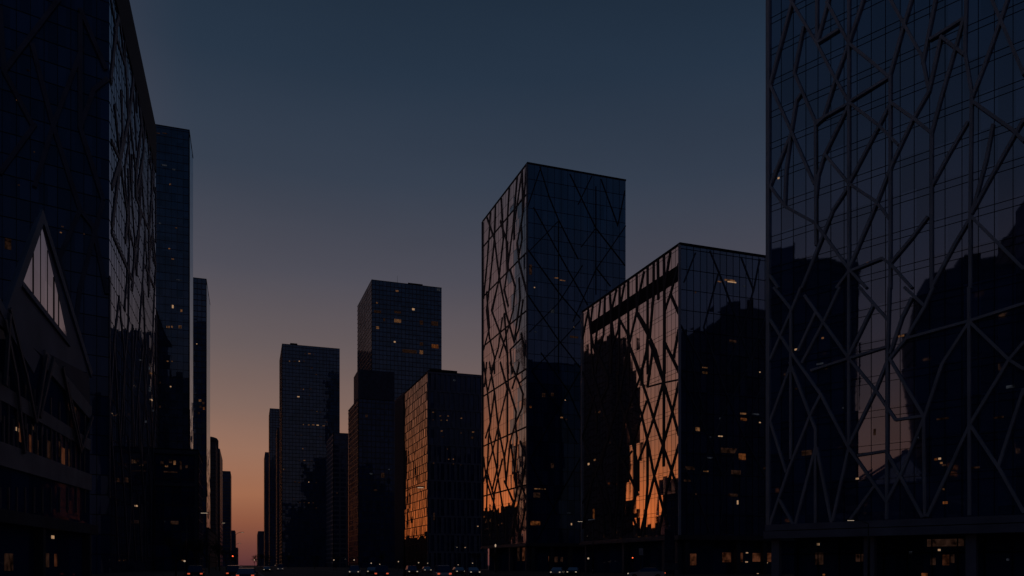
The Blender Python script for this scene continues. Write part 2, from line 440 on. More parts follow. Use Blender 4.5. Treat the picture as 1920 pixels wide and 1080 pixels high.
for A_, B_ in segs:
    f.seg(g, A_, B_, .29, .30, .02)
    for tr in (lambda p: (2*UR-p[0], p[1]),):
        a2, b2 = tr(A_), tr(B_)
        if a2[0] <= LF+.1 and b2[0] <= LF+.1: f.seg(g, a2, b2, .29, .30, .02)
mz = ztop(0)
for A_, B_ in segs:                     # the lattice carries on above the frame
    sh = lambda p: (p[0], p[1] + 0*mz)
    a2 = (A_[0], 2*ztop(A_[0])-A_[1]); b2 = (B_[0], 2*ztop(B_[0])-B_[1])
    if max(a2[1], b2[1]) < H: f.seg(g, a2, b2, .29, .30, .02)
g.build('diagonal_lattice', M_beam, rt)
g = MB(); f.rect(g, -.35, .12, Z0, H, -.3, .65); g.build('corner_trim', M_beam, rt)
g = MB(); f.rect(g, -.4, LF, Z0-.75, Z0, -.3, .75); f.rect(g, -.5, LF, Z0-1.75, Z0-.85, -.3, .95); g.build('base_beam', M_slate, rt)
for px in (1452, 1622, 1634, 1819):
    u = f.u_of(px)[0]; wc = .5 if px in (1622, 1634) else 1.0
    g = MB(); f.rect(g, u-wc/2, u+wc/2, 0, Z0-1.75, -.9, .7); g.build('column', M_slate, rt)
lits(f, rt, [(245,188,10,5,'w'),(148,230,18,5,'h'),(235,284,28,3,'c'),(540,180,24,7,'w'),(145,378,12,3,'d'),(185,618,44,24,'d'),(670,642,14,10,'a'),(690,656,10,8,'w'),(684,640,5,5,'h'),(700,664,16,6,'d'),
             (705,805,20,12,'a'),(700,755,10,8,'w'),(375,715,12,8,'h'),(695,490,50,6,'d'),(905,485,40,6,'d'),(950,370,36,14,'c'),(810,674,50,3,'d'),
             (440,540,6,30,'d'),(600,560,10,4,'c'),(322,450,8,4,'c')], cB, 2, off=.03)
lits(f, rt, [(418,985,20,9,'w'),(80,668,8,5,'h'),(65,640,8,4,'d')], cT, 2, off=.03)
fin = Face(P+back*2.45, d, -back, LF, H)
lits(fin, rt, [(378,322,18,22,'h'),(1285,365,16,10,'h'),(1335,440,55,100,'s'),(1330,310,300,70,'d'),(385,430,70,110,'d'),(1175,550,50,30,'a'),(1070,385,25,20,'c'),
               (1240,450,40,70,'d'),(1385,430,30,80,'d'),(690,420,70,80,'d'),(1800,437,12,20,'c'),(420,550,20,12,'a')], lambda p: (1440+p[0]/4, 940+p[1]/4), 4)
g = MB(); facade_lines(g, fin, 0.1, Z0-.1, 2.6, 3.0, .12, .14, .12); g.build('shopfront_frame', M_mull, rt)

# ================================================================== TOWER 4 (mid-height lattice block)
r4, s4, f4 = tower('lattice_block', 'broad lower glass block with branching beams, standing between the two lattice towers', 1275, 148, VL, 1092, VR, None, EYE+(HY-459)/F*148,
                   G_mid, z0=EYE+(HY-1003)/F*148, lenb=34)
Z4 = EYE+(HY-1003)/F*148
cA = lambda p: (1080+p[0]/4.155, 440+p[1]/4.155); cBb = lambda p: (1080+p[0]/2.572, 640+p[1]/2.572)
A4 = [[(95,580),(115,760),(130,850),(175,930),(240,1080)],[(95,590),(50,810)],[(130,555),(115,690),(120,900),(135,1080)],[(190,515),(170,700),(150,850)],
 [(225,495),(215,780),(175,920),(150,1080)],[(265,465),(275,650),(295,800)],[(315,430),(275,600),(270,1080)],[(340,410),(335,1080)],
 [(378,385),(345,560),(330,740),(280,880),(270,1080)],[(407,360),(407,740),(415,850),(410,1080)],[(345,670),(400,770),(420,870),(500,1080)],
 [(473,320),(473,600),(420,830)],[(530,290),(495,450),(475,600)],[(475,600),(560,740),(560,800)],[(475,620),(565,790)],[(558,260),(558,1080)],
 [(605,225),(603,480),(575,800),(620,900),(665,1080)],[(638,205),(642,500)],[(558,800),(550,900),(510,1070)],[(600,900),(570,1080)],
 [(685,170),(690,600),(690,1080)],[(735,140),(705,320),(690,430)],[(800,230),(740,450),(690,600)],[(735,460),(800,610)],[(800,740),(760,960)],
 [(690,840),(800,1060)],[(420,860),(410,950),(370,1080)]]
B4 = [[(75,0),(95,60),(155,170),(155,220),(120,290)],[(80,150),(150,390),(205,530),(290,720),(270,800)],[(250,0),(340,260),(380,390),(480,680),(495,700)],
 [(355,0),(420,190),(465,340),(495,450)],[(425,0),(497,150)],[(425,0),(423,600)],[(485,0),(470,80)],[(340,60),(310,170),(250,330),(235,390),(205,560)],
 [(370,40),(345,220),(420,200),(495,185)],[(200,150),(205,260),(250,400),(290,560),(290,720)],[(250,30),(215,240),(120,600)],
 [(280,250),(315,350),(345,480),(375,640),(440,880)],[(340,290),(315,370),(275,490)],[(420,200),(375,370),(340,480),(300,580),(300,720)],
 [(495,200),(465,340),(380,640),(310,930)],[(495,500),(440,700),(400,930)],[(270,530),(230,580),(300,740)],[(30,460),(95,640),(190,940)],
 [(205,280),(150,470),(95,640),(30,780)],[(30,150),(60,230),(100,340),(100,440)],[(90,260),(30,460)],[(120,600),(160,780),(180,940)],
 [(205,540),(205,720),(185,930)],[(290,740),(265,820),(305,935)],[(345,500),(345,690)],[(85,640),(30,900)],[(160,460),(110,600)],[(345,690),(330,930)],
 [(130,800),(140,940)],[(235,700),(220,935)],[(255,40),(255,210)]]
g = MB()
for pls, cv in ((A4, cA), (B4, cBb)):
    for pl in pls:
        q = [s4.uz(*cv(p)) for p in pl]; q = [(max(.1, min(s4.L-.1, u)), max(Z4, min(s4.H, z))) for u, z in q]
        for a_, b_ in zip(q, q[1:]): s4.seg(g, a_, b_, .66, .12, .02, True)
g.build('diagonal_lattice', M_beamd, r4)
cF = lambda p: (880+p[0]/2.571, 280+p[1]/2.571)
FB = [[(1160,490),(1230,660),(1310,880)],[(1310,520),(1370,680),(1310,880),(1240,1060)],[(1090,500),(1035,640)],[(1020,850),(1130,1050)],
 [(1200,600),(1130,860),(1195,1050)],[(1400,530),(1370,680)],[(1310,900),(1355,1020),(1390,910),(1430,800)],[(1395,910),(1440,990)],
 [(1020,1080),(1170,1430),(1230,1600),(1210,1810)],[(1170,980),(1220,1130),(1320,1380),(1440,1600)],[(1380,980),(1220,1280),(1090,1620),(1050,1740)],
 [(1440,1040),(1330,1360),(1230,1580)],[(1060,980),(1130,1260),(1020,1450)],[(1020,1500),(1090,1640),(1160,1850)]]
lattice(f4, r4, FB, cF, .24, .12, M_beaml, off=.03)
g = MB(); facade_lines(g, s4, Z4, s4.H, 1.5, 3.9, .04, .06, .02, double=True); facade_lines(g, f4, Z4, f4.H, 1.5, 3.9, .05, .1, .06)
g.build('mullions', M_mull, r4)
g = MB(); s4.rect(g, s4.u_of(1272)[0], s4.u_of(1108)[0], s4.uz(1272, 527)[1], s4.uz(1272, 497)[1], .02, .06); g.build('louvre_band', M_roof, r4)
g = MB(); s4.rect(g, -.15, .12, Z4, s4.H, -.15, .5); g.build('corner_trim', M_beam, r4); g = MB(); s4.rect(g, s4.L-.12, s4.L+.15, Z4, s4.H, -.15, .5); g.build('corner_trim', M_beam, r4)
podium(s4, r4, Z4, (1268, 1243, 1168, 1098), .9, .9, M_frame, M_frame)
podium(f4, r4, Z4+.003, (1290, 1385, 1435), .9, .9, M_conc, M_conc)
cG = lambda p: (880+p[0]/2.571, 660+p[1]/2.571)
lits(f4, r4, [(1255,632,60,10,'w'),(1205,638,20,4,'w'),(1265,640,50,3,'h'),(1090,690,8,10,'d'),(1270,925,40,14,'d'),(1325,660,14,3,'c')], cF, 2.571)
lits(f4, r4, [(1135,75,30,6,'w'),(1135,100,28,12,'w'),(1400,97,6,6,'h'),(1320,297,35,10,'w'),(1322,325,35,16,'a'),(1210,320,12,12,'c'),(1100,372,25,22,'w'),
 (1210,406,25,5,'h'),(1160,410,14,8,'c'),(1400,340,10,4,'h'),(1250,475,90,30,'d'),(1160,510,30,8,'c'),(1315,505,40,38,'a'),(1060,560,60,20,'d'),(1140,575,30,8,'w'),
 (1285,580,55,25,'d'),(1270,690,55,18,'d'),(1293,725,8,24,'h'),(1095,685,14,10,'d'),(1050,620,40,12,'d'),(1380,300,40,8,'c'),(1430,560,30,16,'d')], cG, 2.571)
fi4 = Face(f4.P-f4.n*1.55, f4.d, f4.n, f4.L, Z4)
lits(fi4, r4, [(1078,1000,38,70,'s'),(1240,990,50,58,'s'),(1302,990,38,56,'s'),(1385,990,48,52,'s'),(1440,990,34,54,'s'),(1296,966,12,6,'h'),(1338,968,12,6,'h'),
               (1336,1012,14,6,'h'),(1430,1016,18,5,'h'),(1390,1070,10,8,'h')], cG, 2.571)
lits(s4, r4, [(575,540,8,12,'h'),(605,520,10,10,'w'),(600,780,9,60,'a'),(590,808,40,3,'c')], cG, 2.571)  # reflected lights and an orange streak on the side glass, drawn as glowing panels

# ================================================================== TOWER 3
D3 = 208
Z3 = EYE+(HY-1018)/F*D3
r3, s3, f3 = tower('lattice_tower', 'tall tower right of centre with dark tangled beams on its sunset-lit side', 989, D3, VL, 905, VR, 1173, EYE+(HY-307)/F*D3, G_mid, z0=Z3)
cC = lambda p: (890+p[0]/2.7, 300+p[1]/2.7); cD = lambda p: (890+p[0]/2.7, 680+p[1]/2.7)
C3 = [[(62,290),(100,400),(125,600),(160,780),(200,920)],[(80,270),(65,500),(45,700)],[(105,235),(100,400),(75,640),(60,760),(75,900),(100,1000),(100,1080)],
 [(135,200),(145,400),(120,620),(85,760)],[(130,310),(165,420),(170,560)],[(175,145),(160,400),(165,560),(150,660),(170,740)],[(215,90),(195,330),(165,560)],
 [(240,50),(200,330),(200,400)],[(240,50),(245,260),(235,330)],[(262,30),(245,260)],[(235,320),(215,420),(225,520),(268,680)],[(235,330),(240,400),(220,500)],
 [(180,560),(205,640),(195,760),(170,850),(125,1000)],[(225,600),(230,700),(200,920)],[(245,710),(225,850),(200,920)],
 [(85,760),(130,880),(165,980),(170,1080)],[(150,780),(160,900),(165,980)],[(140,800),(120,950),(80,1080)],[(235,880),(265,1000)],[(240,900),(180,960),(190,1080)],
 [(60,670),(75,850),(45,960)],[(115,640),(90,760)]]
E3 = [[(45,0),(65,150),(80,300),(55,380)],[(60,0),(50,120)],[(100,0),(65,150)],[(75,0),(100,150),(120,330),(150,480),(160,620),(200,720)],
 [(130,0),(165,130),(120,320),(90,450),(45,600)],[(165,0),(170,120),(210,250),(205,310)],[(180,0),(225,105),(245,160),(240,230),(205,310),(180,400),(160,600)],
 [(225,0),(215,50),(190,130)],[(265,70),(225,105)],[(165,140),(165,400),(150,480)],[(100,150),(80,300),(70,380),(65,560),(100,690)],
 [(205,310),(215,380),(200,580),(215,640),(200,720)],[(120,340),(115,530),(90,640)],[(75,360),(110,530),(140,720),(150,860)],[(140,490),(100,660),(80,900)],
 [(45,480),(60,600),(100,720),(125,900)],[(65,560),(60,740),(85,880)],[(185,420),(215,640)],[(150,600),(195,700),(215,850)],[(230,600),(265,700),(225,890)],
 [(230,400),(260,480),(240,620),(180,900)],[(105,740),(115,900)],[(160,740),(160,900)],[(55,740),(85,900)]]
g = MB()
for pls, cv in ((C3, cC), (E3, cD)):
    for pl in pls:
        q = [s3.uz(*cv(p)) for p in pl]; q = [(max(.1, min(s3.L-.1, u)), max(Z3, min(s3.H, z))) for u, z in q]
        for a_, b_ in zip(q, q[1:]): s3.seg(g, a_, b_, .95, .10, .02, True)
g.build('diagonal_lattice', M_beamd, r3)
FE = [[(340,85),(385,230),(430,340),(525,530)],[(485,120),(610,380),(750,560)],[(635,145),(715,365)],[(590,130),(525,265)],[(310,280),(430,500),(570,750)],
 [(280,480),(430,690),(540,820)],[(610,380),(540,470)],[(430,345),(290,490)],[(755,370),(610,580),(500,830)],[(610,570),(680,660)],[(545,560),(430,740),(290,880)],
 [(280,700),(430,920),(540,1060)],[(540,820),(430,940),(300,1070)],[(750,200),(715,370)],[(280,280),(340,100)],[(430,340),(430,1080)],[(610,180),(610,700)],
 [(345,980),(480,1170),(540,1310)],[(300,1070),(430,1250),(520,1420)],[(540,1060),(400,1300),(290,1500)],[(290,1500),(420,1760)],[(540,1480),(430,1680),(330,1880)]]
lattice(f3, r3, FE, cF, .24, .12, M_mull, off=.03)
g = MB(); facade_lines(g, s3, Z3, s3.H, 2.1, 3.9, .05, .07, .02); facade_lines(g, f3, Z3, f3.H, 2.0, 3.9, .05, .1, .06)
k = Z3
while k < s3.H-8:
    k += 15.6; s3.rect(g, 0, s3.L, k-.2, k+.2, .01, .10)
g.build('mullions', M_mull, r3)
g = MB(); s3.rect(g, -.15, .15, Z3, s3.H, -.15, .5); g.build('corner_trim', M_frame, r3); g = MB(); s3.rect(g, s3.L-.15, s3.L+.15, Z3, s3.H, -.15, .5); g.build('corner_trim', M_frame, r3)
podium(s3, r3, Z3, (986, 955, 928), 1.0, .9, M_frame, M_frame)
podium(f3, r3, Z3+.003, (1000, 1035, 1070), 1.0, .9, M_conc, M_conc)
lits(f3, r3, [(420,620,30,6,'w'),(448,632,34,5,'w'),(314,666,6,6,'h'),(400,780,20,20,'c'),(505,858,6,6,'h'),(505,905,50,12,'d'),(295,580,16,60,'d'),(320,880,12,6,'c')], cF, 2.571)
lits(f3, r3, [(358,208,20,25,'d'),(400,205,16,20,'d'),(462,232,6,4,'h'),(447,316,20,8,'w'),(468,325,8,8,'d'),(295,265,12,12,'a'),(400,548,18,30,'d'),(340,660,70,6,'w'),
  (325,690,40,30,'d'),(318,825,58,25,'a'),(492,830,7,12,'h'),(480,776,20,4,'c')], cG, 2.571)
fi3 = Face(f3.P-f3.n*1.55, f3.d, f3.n, f3.L, Z3)
lits(fi3, r3, [(390,997,22,34,'s'),(418,1000,22,34,'d'),(445,1000,14,30,'d')], cG, 2.571)
si3 = Face(s3.P-s3.n*1.55, s3.d, s3.n, s3.L, Z3)
lits(si3, r3, [(262,975,16,80,'s'),(237,975,12,80,'d')], cG, 2.571)
lits(s3, r3, [(72,795,6,10,'a'),(255,880,6,6,'c')], cG, 2.571)

# ================================================================== BLOCK 5 (stone-finned)
D5 = 337; H5 = EYE+(HY-697)/F*D5
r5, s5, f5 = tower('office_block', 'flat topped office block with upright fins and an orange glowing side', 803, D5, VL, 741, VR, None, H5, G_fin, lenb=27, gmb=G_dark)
g = MB(); row = H5/11.0
for j in range(11):
    z0_, z1_ = j*row, (j+1)*row
    f5.rect(g, 0, f5.L, z1_-.75, z1_, .0, .5)
    n = 12
    for i in range(n):
        u = (i+(.25 if j % 2 else .62))*f5.L/n
        f5.rect(g, u-.28, u+.28, z0_, z1_-.75, .0, .55)
        if i % 2 == j % 2: f5.rect(g, u-.28, u+1.1, z0_, z1_-.75, .0, .2)
g.build('fins', M_fin, r5)
g = MB(); nr = 22
for j in range(nr):
    z0_, z1_ = j*H5/nr, (j+1)*H5/nr
    s5.rect(g, 0, s5.L, z1_-.35, z1_, .0, .04)
    n = int(s5.L/1.25)
    for i in range(n):
        u = (i+.5)*s5.L/n + rng.uniform(-.35, .35)
        s5.seg(g, (u-rng.uniform(-.35, .35), z0_), (u+rng.uniform(-.35, .35), z1_-.22), .42, .05, 0)
g.build('side_fins', M_mull, r5)
g = MB(); uw = s5.u_of(758)[0]; s5.rect(g, uw, s5.L, 0, H5+.9, 0, .3)
for i in range(9): s5.rect(g, uw+(i+.2)*(s5.L-uw)/9, uw+(i+.6)*(s5.L-uw)/9, 0, H5-.5, .3, .15)
g.build('side_wing', M_slate2, r5)
g = MB(); f5.rect(g, 1.6, 6+8, H5+.9, H5+2.4, -12, 8); g.build('roof_plant', M_roof, r5)
g = MB(); s5.rect(g, -.2, .2, 0, H5, -.2, .6); g.build('corner_trim', M_frame, r5)
cH = lambda p: (730+p[0]/2.842, 680+p[1]/2.842)
lits(f5, r5, [(232,265,12,5,'w'),(272,285,10,4,'w'),(312,285,10,4,'w'),(232,305,8,4,'d'),(275,308,8,5,'w'),(305,308,8,4,'w'),(382,297,10,5,'w'),(278,365,10,6,'w'),(283,395,10,6,'d'),
 (380,375,8,10,'d'),(445,370,12,5,'w'),(440,400,14,12,'d'),(308,460,7,12,'d'),(315,515,6,6,'w'),(340,515,6,6,'w'),(340,540,8,10,'d'),(235,535,8,12,'d'),(380,545,6,6,'d'),
 (470,872,8,4,'h'),(402,985,8,4,'h'),(345,95,14,8,'c'),(237,820,8,50,'d')], cH, 2.842, off=.62)
r5b = None

# ================================================================== generic towers
def grid_tower(name, label, px, D, vpa, enda, vpb, endb, toppy, gm, du, dz, wv=.5, wh=.5, left=False, lena=None, lenb=None, mm=None, gmb=None, base=0, sidelines=True, **k):
    Hh = EYE+(HY-toppy)/F*D
    r, s, f_ = tower(name, label, px, D, vpa, enda, vpb, endb, Hh, gm, left=left, lena=lena, lenb=lenb, gmb=gmb, **k)
    g = MB()
    if sidelines: facade_lines(g, s, base, Hh, du, dz, wv, wh, .18 if not left else .03)
    facade_lines(g, f_, base, Hh, du, dz, wv, wh, .18)
    g.build('mullions', mm or M_mullb, r)
    g = MB(); s.rect(g, -.3, .3, 0, Hh, -.3, .5); g.build('corner_trim', M_roof, r)
    return r, s, f_
r6, s6, f6 = grid_tower('office_tower', 'tall dark office tower with scattered lit windows standing behind the finned block', 697, 620, VL, 670, VR, 828, 525, G_far, 3.0, 3.7, .3, .5)
cK = lambda p: (340+p[0]/1.8, 480+p[1]/1.8)
lits(f6, r6, [(728,118,12,6,'w'),(660,158,8,5,'w'),(783,180,10,8,'h'),(662,188,30,10,'d'),(730,190,28,9,'d'),(685,215,8,12,'d'),(730,219,28,14,'w'),(662,242,12,10,'w'),
 (810,225,14,18,'d'),(855,228,28,18,'d'),(720,290,7,6,'h'),(810,297,14,14,'d'),(856,305,28,16,'a'),(810,325,14,16,'w'),(770,322,60,14,'d'),(868,114,14,10,'c')], cK, 1.8, off=.25)
g = MB(); p6 = f6.pt(22, f6.H+.9, -8); g.tube(p6, p6+Vector((0, 0, 8)), .15, .06); g.build('antenna', M_roof, r6)
r7, s7, f7 = grid_tower('office_block', 'nearly black block with a stepped upper storey, in front of the tall lit-window tower', 672, 520, VL, 653, VR, None, 748, G_dark, 3.0, 3.7, .35, .6, lenb=29)
g = MB(); H7 = f7.H; zt = EYE+(HY-698)/F*530
pts = lambda u, o: f7.pt(u, 0, o)
A_, B_, C_, D_ = f7.pt(0.2, 0, -2), f7.pt(24.5, 0, -2), f7.pt(24.5, 0, -26), f7.pt(0.2, 0, -26)
g.hexa([Vector((q.x, q.y, H7+.9)) for q in (A_, B_, C_, D_)] + [Vector((q.x, q.y, z)) for q, z in ((A_, zt), (B_, zt), (C_, zt), (D_, zt))])
g.build('upper_storey', M_slate2, r7)
lits(f7, r7, [(655,480,30,4,'c'),(640,735,12,6,'c'),(655,790,14,6,'d'),(625,540,10,10,'d'),(680,740,14,20,'d'),(700,720,8,4,'c')], cK, 1.8, off=.25)
r8, s8, f8 = grid_tower('apartment_block', 'small grey block with a square window grid, right of the wide slab tower', 625, 690, VL, 612, VR, 662, 812, G_dark, 5.0, 4.2, 1.4, 1.4, mm=M_fin)
lits(f8, r8, [(510,745,6,4,'w'),(525,800,6,4,'d')], cK, 1.8, off=.25)
r9, s9, f9 = grid_tower('slab_tower', 'wide dark blue slab tower with rows of tiny lights, right of the orange sky', 529, 781, VS, 524, VR, 637, 645, G_far, 3.4, 3.7, .3, .5)
L9 = [(365,355),(382,355),(398,355),(414,355),(418,330),(432,330),(446,332),(440,378),(385,372),(403,448),(412,450),(436,449),(432,470),(395,475),(455,400),(458,525),(470,527),(440,520),
 (490,560),(350,720),(345,720),(412,569),(430,570),(445,570),(460,571),(480,573),(385,603),(405,605),(470,610),(398,690),(415,690),(440,690),(430,704),(384,762),(398,764),(430,763),(455,765),
 (380,820),(400,832),(415,832),(430,833),(445,833),(455,850),(470,640),(500,640),(410,650)]
lits(f9, r9, [(x, y, rng.choice((3, 4, 6, 9)), rng.choice((3, 4)), 'h' if i % 11 == 2 else ('w' if 19 < i < 26 or i % 5 == 0 else 'd')) for i, (x, y) in enumerate(L9)], cK, 1.8, off=.25)
grid_tower('distant_tower', 'narrow tower peeking out left of the wide slab tower, taller of the two slivers', 506, 1230, VS, 504, VR, None, 766, G_far, 4, 4, .6, .9, lenb=34)
grid_tower('distant_tower', 'rounded-top sliver of a tower pressed against the left side of the slab tower', 520, 1000, VS, 517.5, VR, None, 803, G_fin, 4, 4, .6, .9, lenb=16)
grid_tower('distant_tower', 'shorter sliver of a tower at the right side of the orange sky gap', 497, 1640, VS, 495, VR, None, 848, G_dark, 4, 4, .6, .9, lenb=26)
grid_tower('distant_building', 'low flat block at the foot of the orange sky gap', 484, 2700, VS, 482, VR, None, 996, G_dark, 6, 6, 1, 1, lenb=30)

for rt_, ft_, u_, w_, h_ in ((r9, f9, 8, 7, 2.2), (r6, f6, 30, 12, 2.0), (r7, f7, 26, 2, 1.2)):
    g = MB(); a_ = ft_.pt(u_, ft_.H+.45, -4); ft_.rect(g, u_, u_+w_, ft_.H+.45, ft_.H+.45+h_, -9, 6); g.build('roof_plant', M_roof, rt_)
# ================================================================== LEFT ROW
XL = 26.0
DL = 154
# main left tower: corner at px 205
PL_ = at(205, DL); aL = vpdir(VS); bL = -vpdir(3000)
HL = EYE + (HY-232)/F*228.5
rl, sl_, fl_ = tower('lattice_tower', 'huge dark tower on the left whose steep roof edge cuts down across the sky', 205, DL, VS, 292, 3000, None, HL, G_left, z0=0, left=True, lenb=60)
cN = lambda p: (190+p[0]/2, p[1]/2)
GL = [[(75,30),(50,120),(90,250),(105,430),(70,600),(40,700)],[(35,0),(55,110),(35,300)],[(75,350),(80,500),(70,600),(100,830),(125,950)],[(50,400),(70,600)],[(38,530),(70,600)],
 [(105,430),(130,650),(130,740),(180,870),(205,1000)],[(120,300),(105,430)],[(150,480),(130,650)],[(70,610),(40,850)],[(100,640),(105,740),(90,900)],[(160,560),(130,740)],
 [(38,870),(115,1050)],[(150,800),(125,950),(115,1080)],[(180,600),(200,720)],[(195,620),(180,870),(180,1080)],[(165,1000),(200,1080)],
 [(60,0),(90,250)],[(90,0),(120,300)],[(120,140),(150,480)],[(130,200),(160,560)],[(150,300),(195,620)],[(165,380),(180,600)]]
g = MB()
for pl in GL:
    q = [sl_.uz(*cN(p)) for p in pl]; q = [(max(.1, min(sl_.L-.1, u)), max(0, min(sl_.H, z))) for u, z in q]
    for a_, b_ in zip(q, q[1:]): sl_.seg(g, a_, b_, 2.0, .15, .02, True)
generator(sl_, g, 0, sl_.L, 3, sl_.uz(205, 520)[1], 6.5, 13, .9, .14, .02, p=.7)
generator(sl_, g, 20, sl_.L, sl_.uz(205, 520)[1], sl_.H, 6.5, 16, 1.0, .14, .02, p=.45)
g.build('diagonal_lattice', M_beaml, rl)
g = MB(); sl_.rect(g, 0, sl_.L, sl_.H-13, sl_.H, .02, .2); g.build('parapet_band', M_mull, rl)
HLp = [[(220,0),(15,270)],[(300,40),(395,260)],[(305,190),(200,470),(130,700)],[(120,170),(200,480),(300,790),(220,970),(150,1200)],[(130,470),(0,650)],[(350,340),(300,480),(385,750)],
  [(300,480),(300,60)],[(300,790),(355,860)],[(385,760),(300,1080),(260,1400)],[(0,30),(15,270),(120,470)],[(350,860),(400,1100)],[(220,970),(300,1300)],[(400,300),(350,340)]]
lattice(fl_, rl, HLp, lambda p: (p[0]/2, p[1]/2), .75, .5, M_beaml)
g = MB(); facade_lines(g, sl_, 0, sl_.H, 2.2, 3.9, .07, .12, .05); facade_lines(g, fl_, 0, fl_.H, 2.2, 3.9, .08, .14, .06); g.build('mullions', M_mull, rl)
lits(fl_, rl, [(105,264,12,4,'d'),(68,378,16,6,'w'),(128,570,6,4,'d'),(70,694,8,4,'d'),(234,850,10,4,'d'),(228,872,8,4,'w'),(315,878,4,4,'d'),(10,240,6,6,'d'),(30,915,26,50,'d')], lambda p: (p[0]/2, p[1]/2), 2, off=.08)
lits(sl_, rl, [(565,320,5,4,'w'),(567,420,5,5,'h'),(525,270,3,6,'c'),(558,300,3,14,'c'),(572,460,3,8,'c'),(440,720,8,16,'d'),(475,720,8,20,'d'),(510,817,6,6,'h'),(600,580,4,4,'w'),(560,380,3,20,'c'),(545,500,3,12,'c')], lambda p: (p[0]/2, 540+p[1]/2), 2, off=.3)

# second left tower
r2, s2, f2 = grid_tower('office_tower', 'dark glass tower directly right of the huge left tower', 355, 382, VS, 362, VR, None, 245, G_far, 2.6, 3.9, .08, .14, left=True, lenb=19, gmb=G_far, sidelines=False)
cZ = lambda p: (p[0]/2, p[1]/2); cY = lambda p: (p[0]/2, 540+p[1]/2)
lits(f2, r2, [(592,500,18,3,'d'),(618,500,20,3,'d'),(615,620,24,6,'c'),(652,636,14,6,'c'),(638,692,6,7,'w'),(660,855,8,4,'w'),(600,838,10,5,'c'),(635,933,8,4,'w'),(648,972,10,4,'w'),(670,1050,30,3,'c')], cZ, 2, off=.25)
lits(f2, r2, [(648,70,7,14,'h'),(680,85,8,12,'w'),(630,146,14,8,'w'),(645,146,6,8,'w'),(675,146,12,12,'w'),(628,275,8,5,'w'),(645,275,6,5,'w'),(640,370,6,5,'h'),(600,355,6,8,'d'),(600,445,8,10,'d')], cY, 2, off=.25)
# third left tower
r3l, s3l, f3l = grid_tower('office_tower', 'narrow blue tower third from the left, standing against the dusk sky', 387, 545, VS, 394, VR, None, 524, G_far, 2.8, 3.9, .3, .5, left=True, lenb=18, sidelines=False)
lits(f3l, r3l, [(750,422,12,10,'w'),(762,432,10,12,'d'),(752,446,10,10,'d'),(765,452,8,12,'a'),(738,210,4,4,'h'),(745,470,8,10,'d')], cY, 2, off=.25)
# low block before them
rlb, slb, flb = grid_tower('office_block', 'low block with a pale roof beam and lit top floor below the left towers', 371, 232, VS, 380, VR, None, 846, G_dark, 2.4, 3.9, .15, .3, left=True, lenb=14)
g = MB(); flb.rect(g, 0, flb.L, flb.H-1.2, flb.H, .02, .8); flb.rect(g, 0, flb.L, flb.uz(340, 912)[1], flb.uz(340, 912)[1]+.9, .02, .5); flb.rect(g, .0, .9, 0, flb.H-1.2, .02, .6); g.build('roof_beam', M_beaml, rlb)
lits(flb, rlb, [(608,655,12,14,'d'),(640,650,14,16,'d'),(655,655,10,20,'w'),(678,665,8,40,'d'),(625,668,14,8,'w'),(640,690,60,6,'d'),(700,670,10,14,'d'),(655,880,34,16,'d'),(685,1022,14,6,'w'),(720,588,18,5,'c')], cY, 2, off=.25)
r4l, s4l, f4l = grid_tower('distant_tower', 'striped grey tower with a rounded cap, left of the sky gap', 412, 800, VS, 417.5, VR, None, 842, G_dark, 40, 4.5, .4, 1.9, left=True, lenb=26, mm=M_conc)
g = MB(); c4 = f4l.pt(11, 0, -10); prev = None
zz = f4l.H; ztp = EYE+(HY-818)/F*800
for k, (rr, z) in enumerate(((9.5, zz+.9), (9.5, zz+(ztp-zz)*.75), (8.2, zz+(ztp-zz)*.92), (5.5, ztp))):
    ring_ = [Vector((c4.x+rr*math.cos(a*math.pi/10), c4.y+rr*math.sin(a*math.pi/10), z)) for a in range(20)]
    if prev:
        for i in range(20): g.quad(prev[i], prev[(i+1) % 20], ring_[(i+1) % 20], ring_[i])
    prev = ring_
g.poly(prev); g.build('roof_cap', M_conc, r4l)
lits(f4l, r4l, [(808,600,5,6,'w'),(803,883,8,4,'h')], cY, 2, off=.45)
grid_tower('distant_tower', 'striped slim tower with a flat top, touching the sky gap on the left', 432, 1250, VS, 434, VR, None, 884, G_dark, 60, 5, .4, 2.2, left=True, lenb=26, mm=M_conc)
grid_tower('distant_building', 'low dark building at the left foot of the sky gap beside the curved lamp', 440.5, 1500, VS, 442, VR, None, 995, G_dark, 6, 5, .8, 1, left=True, lenb=20)
grid_tower('distant_building', 'lowest dark building touching the left side of the road vanishing point', 445.5, 1900, VS, 447, VR, None, 1027, G_dark, 6, 5, .8, 1, left=True, lenb=16)

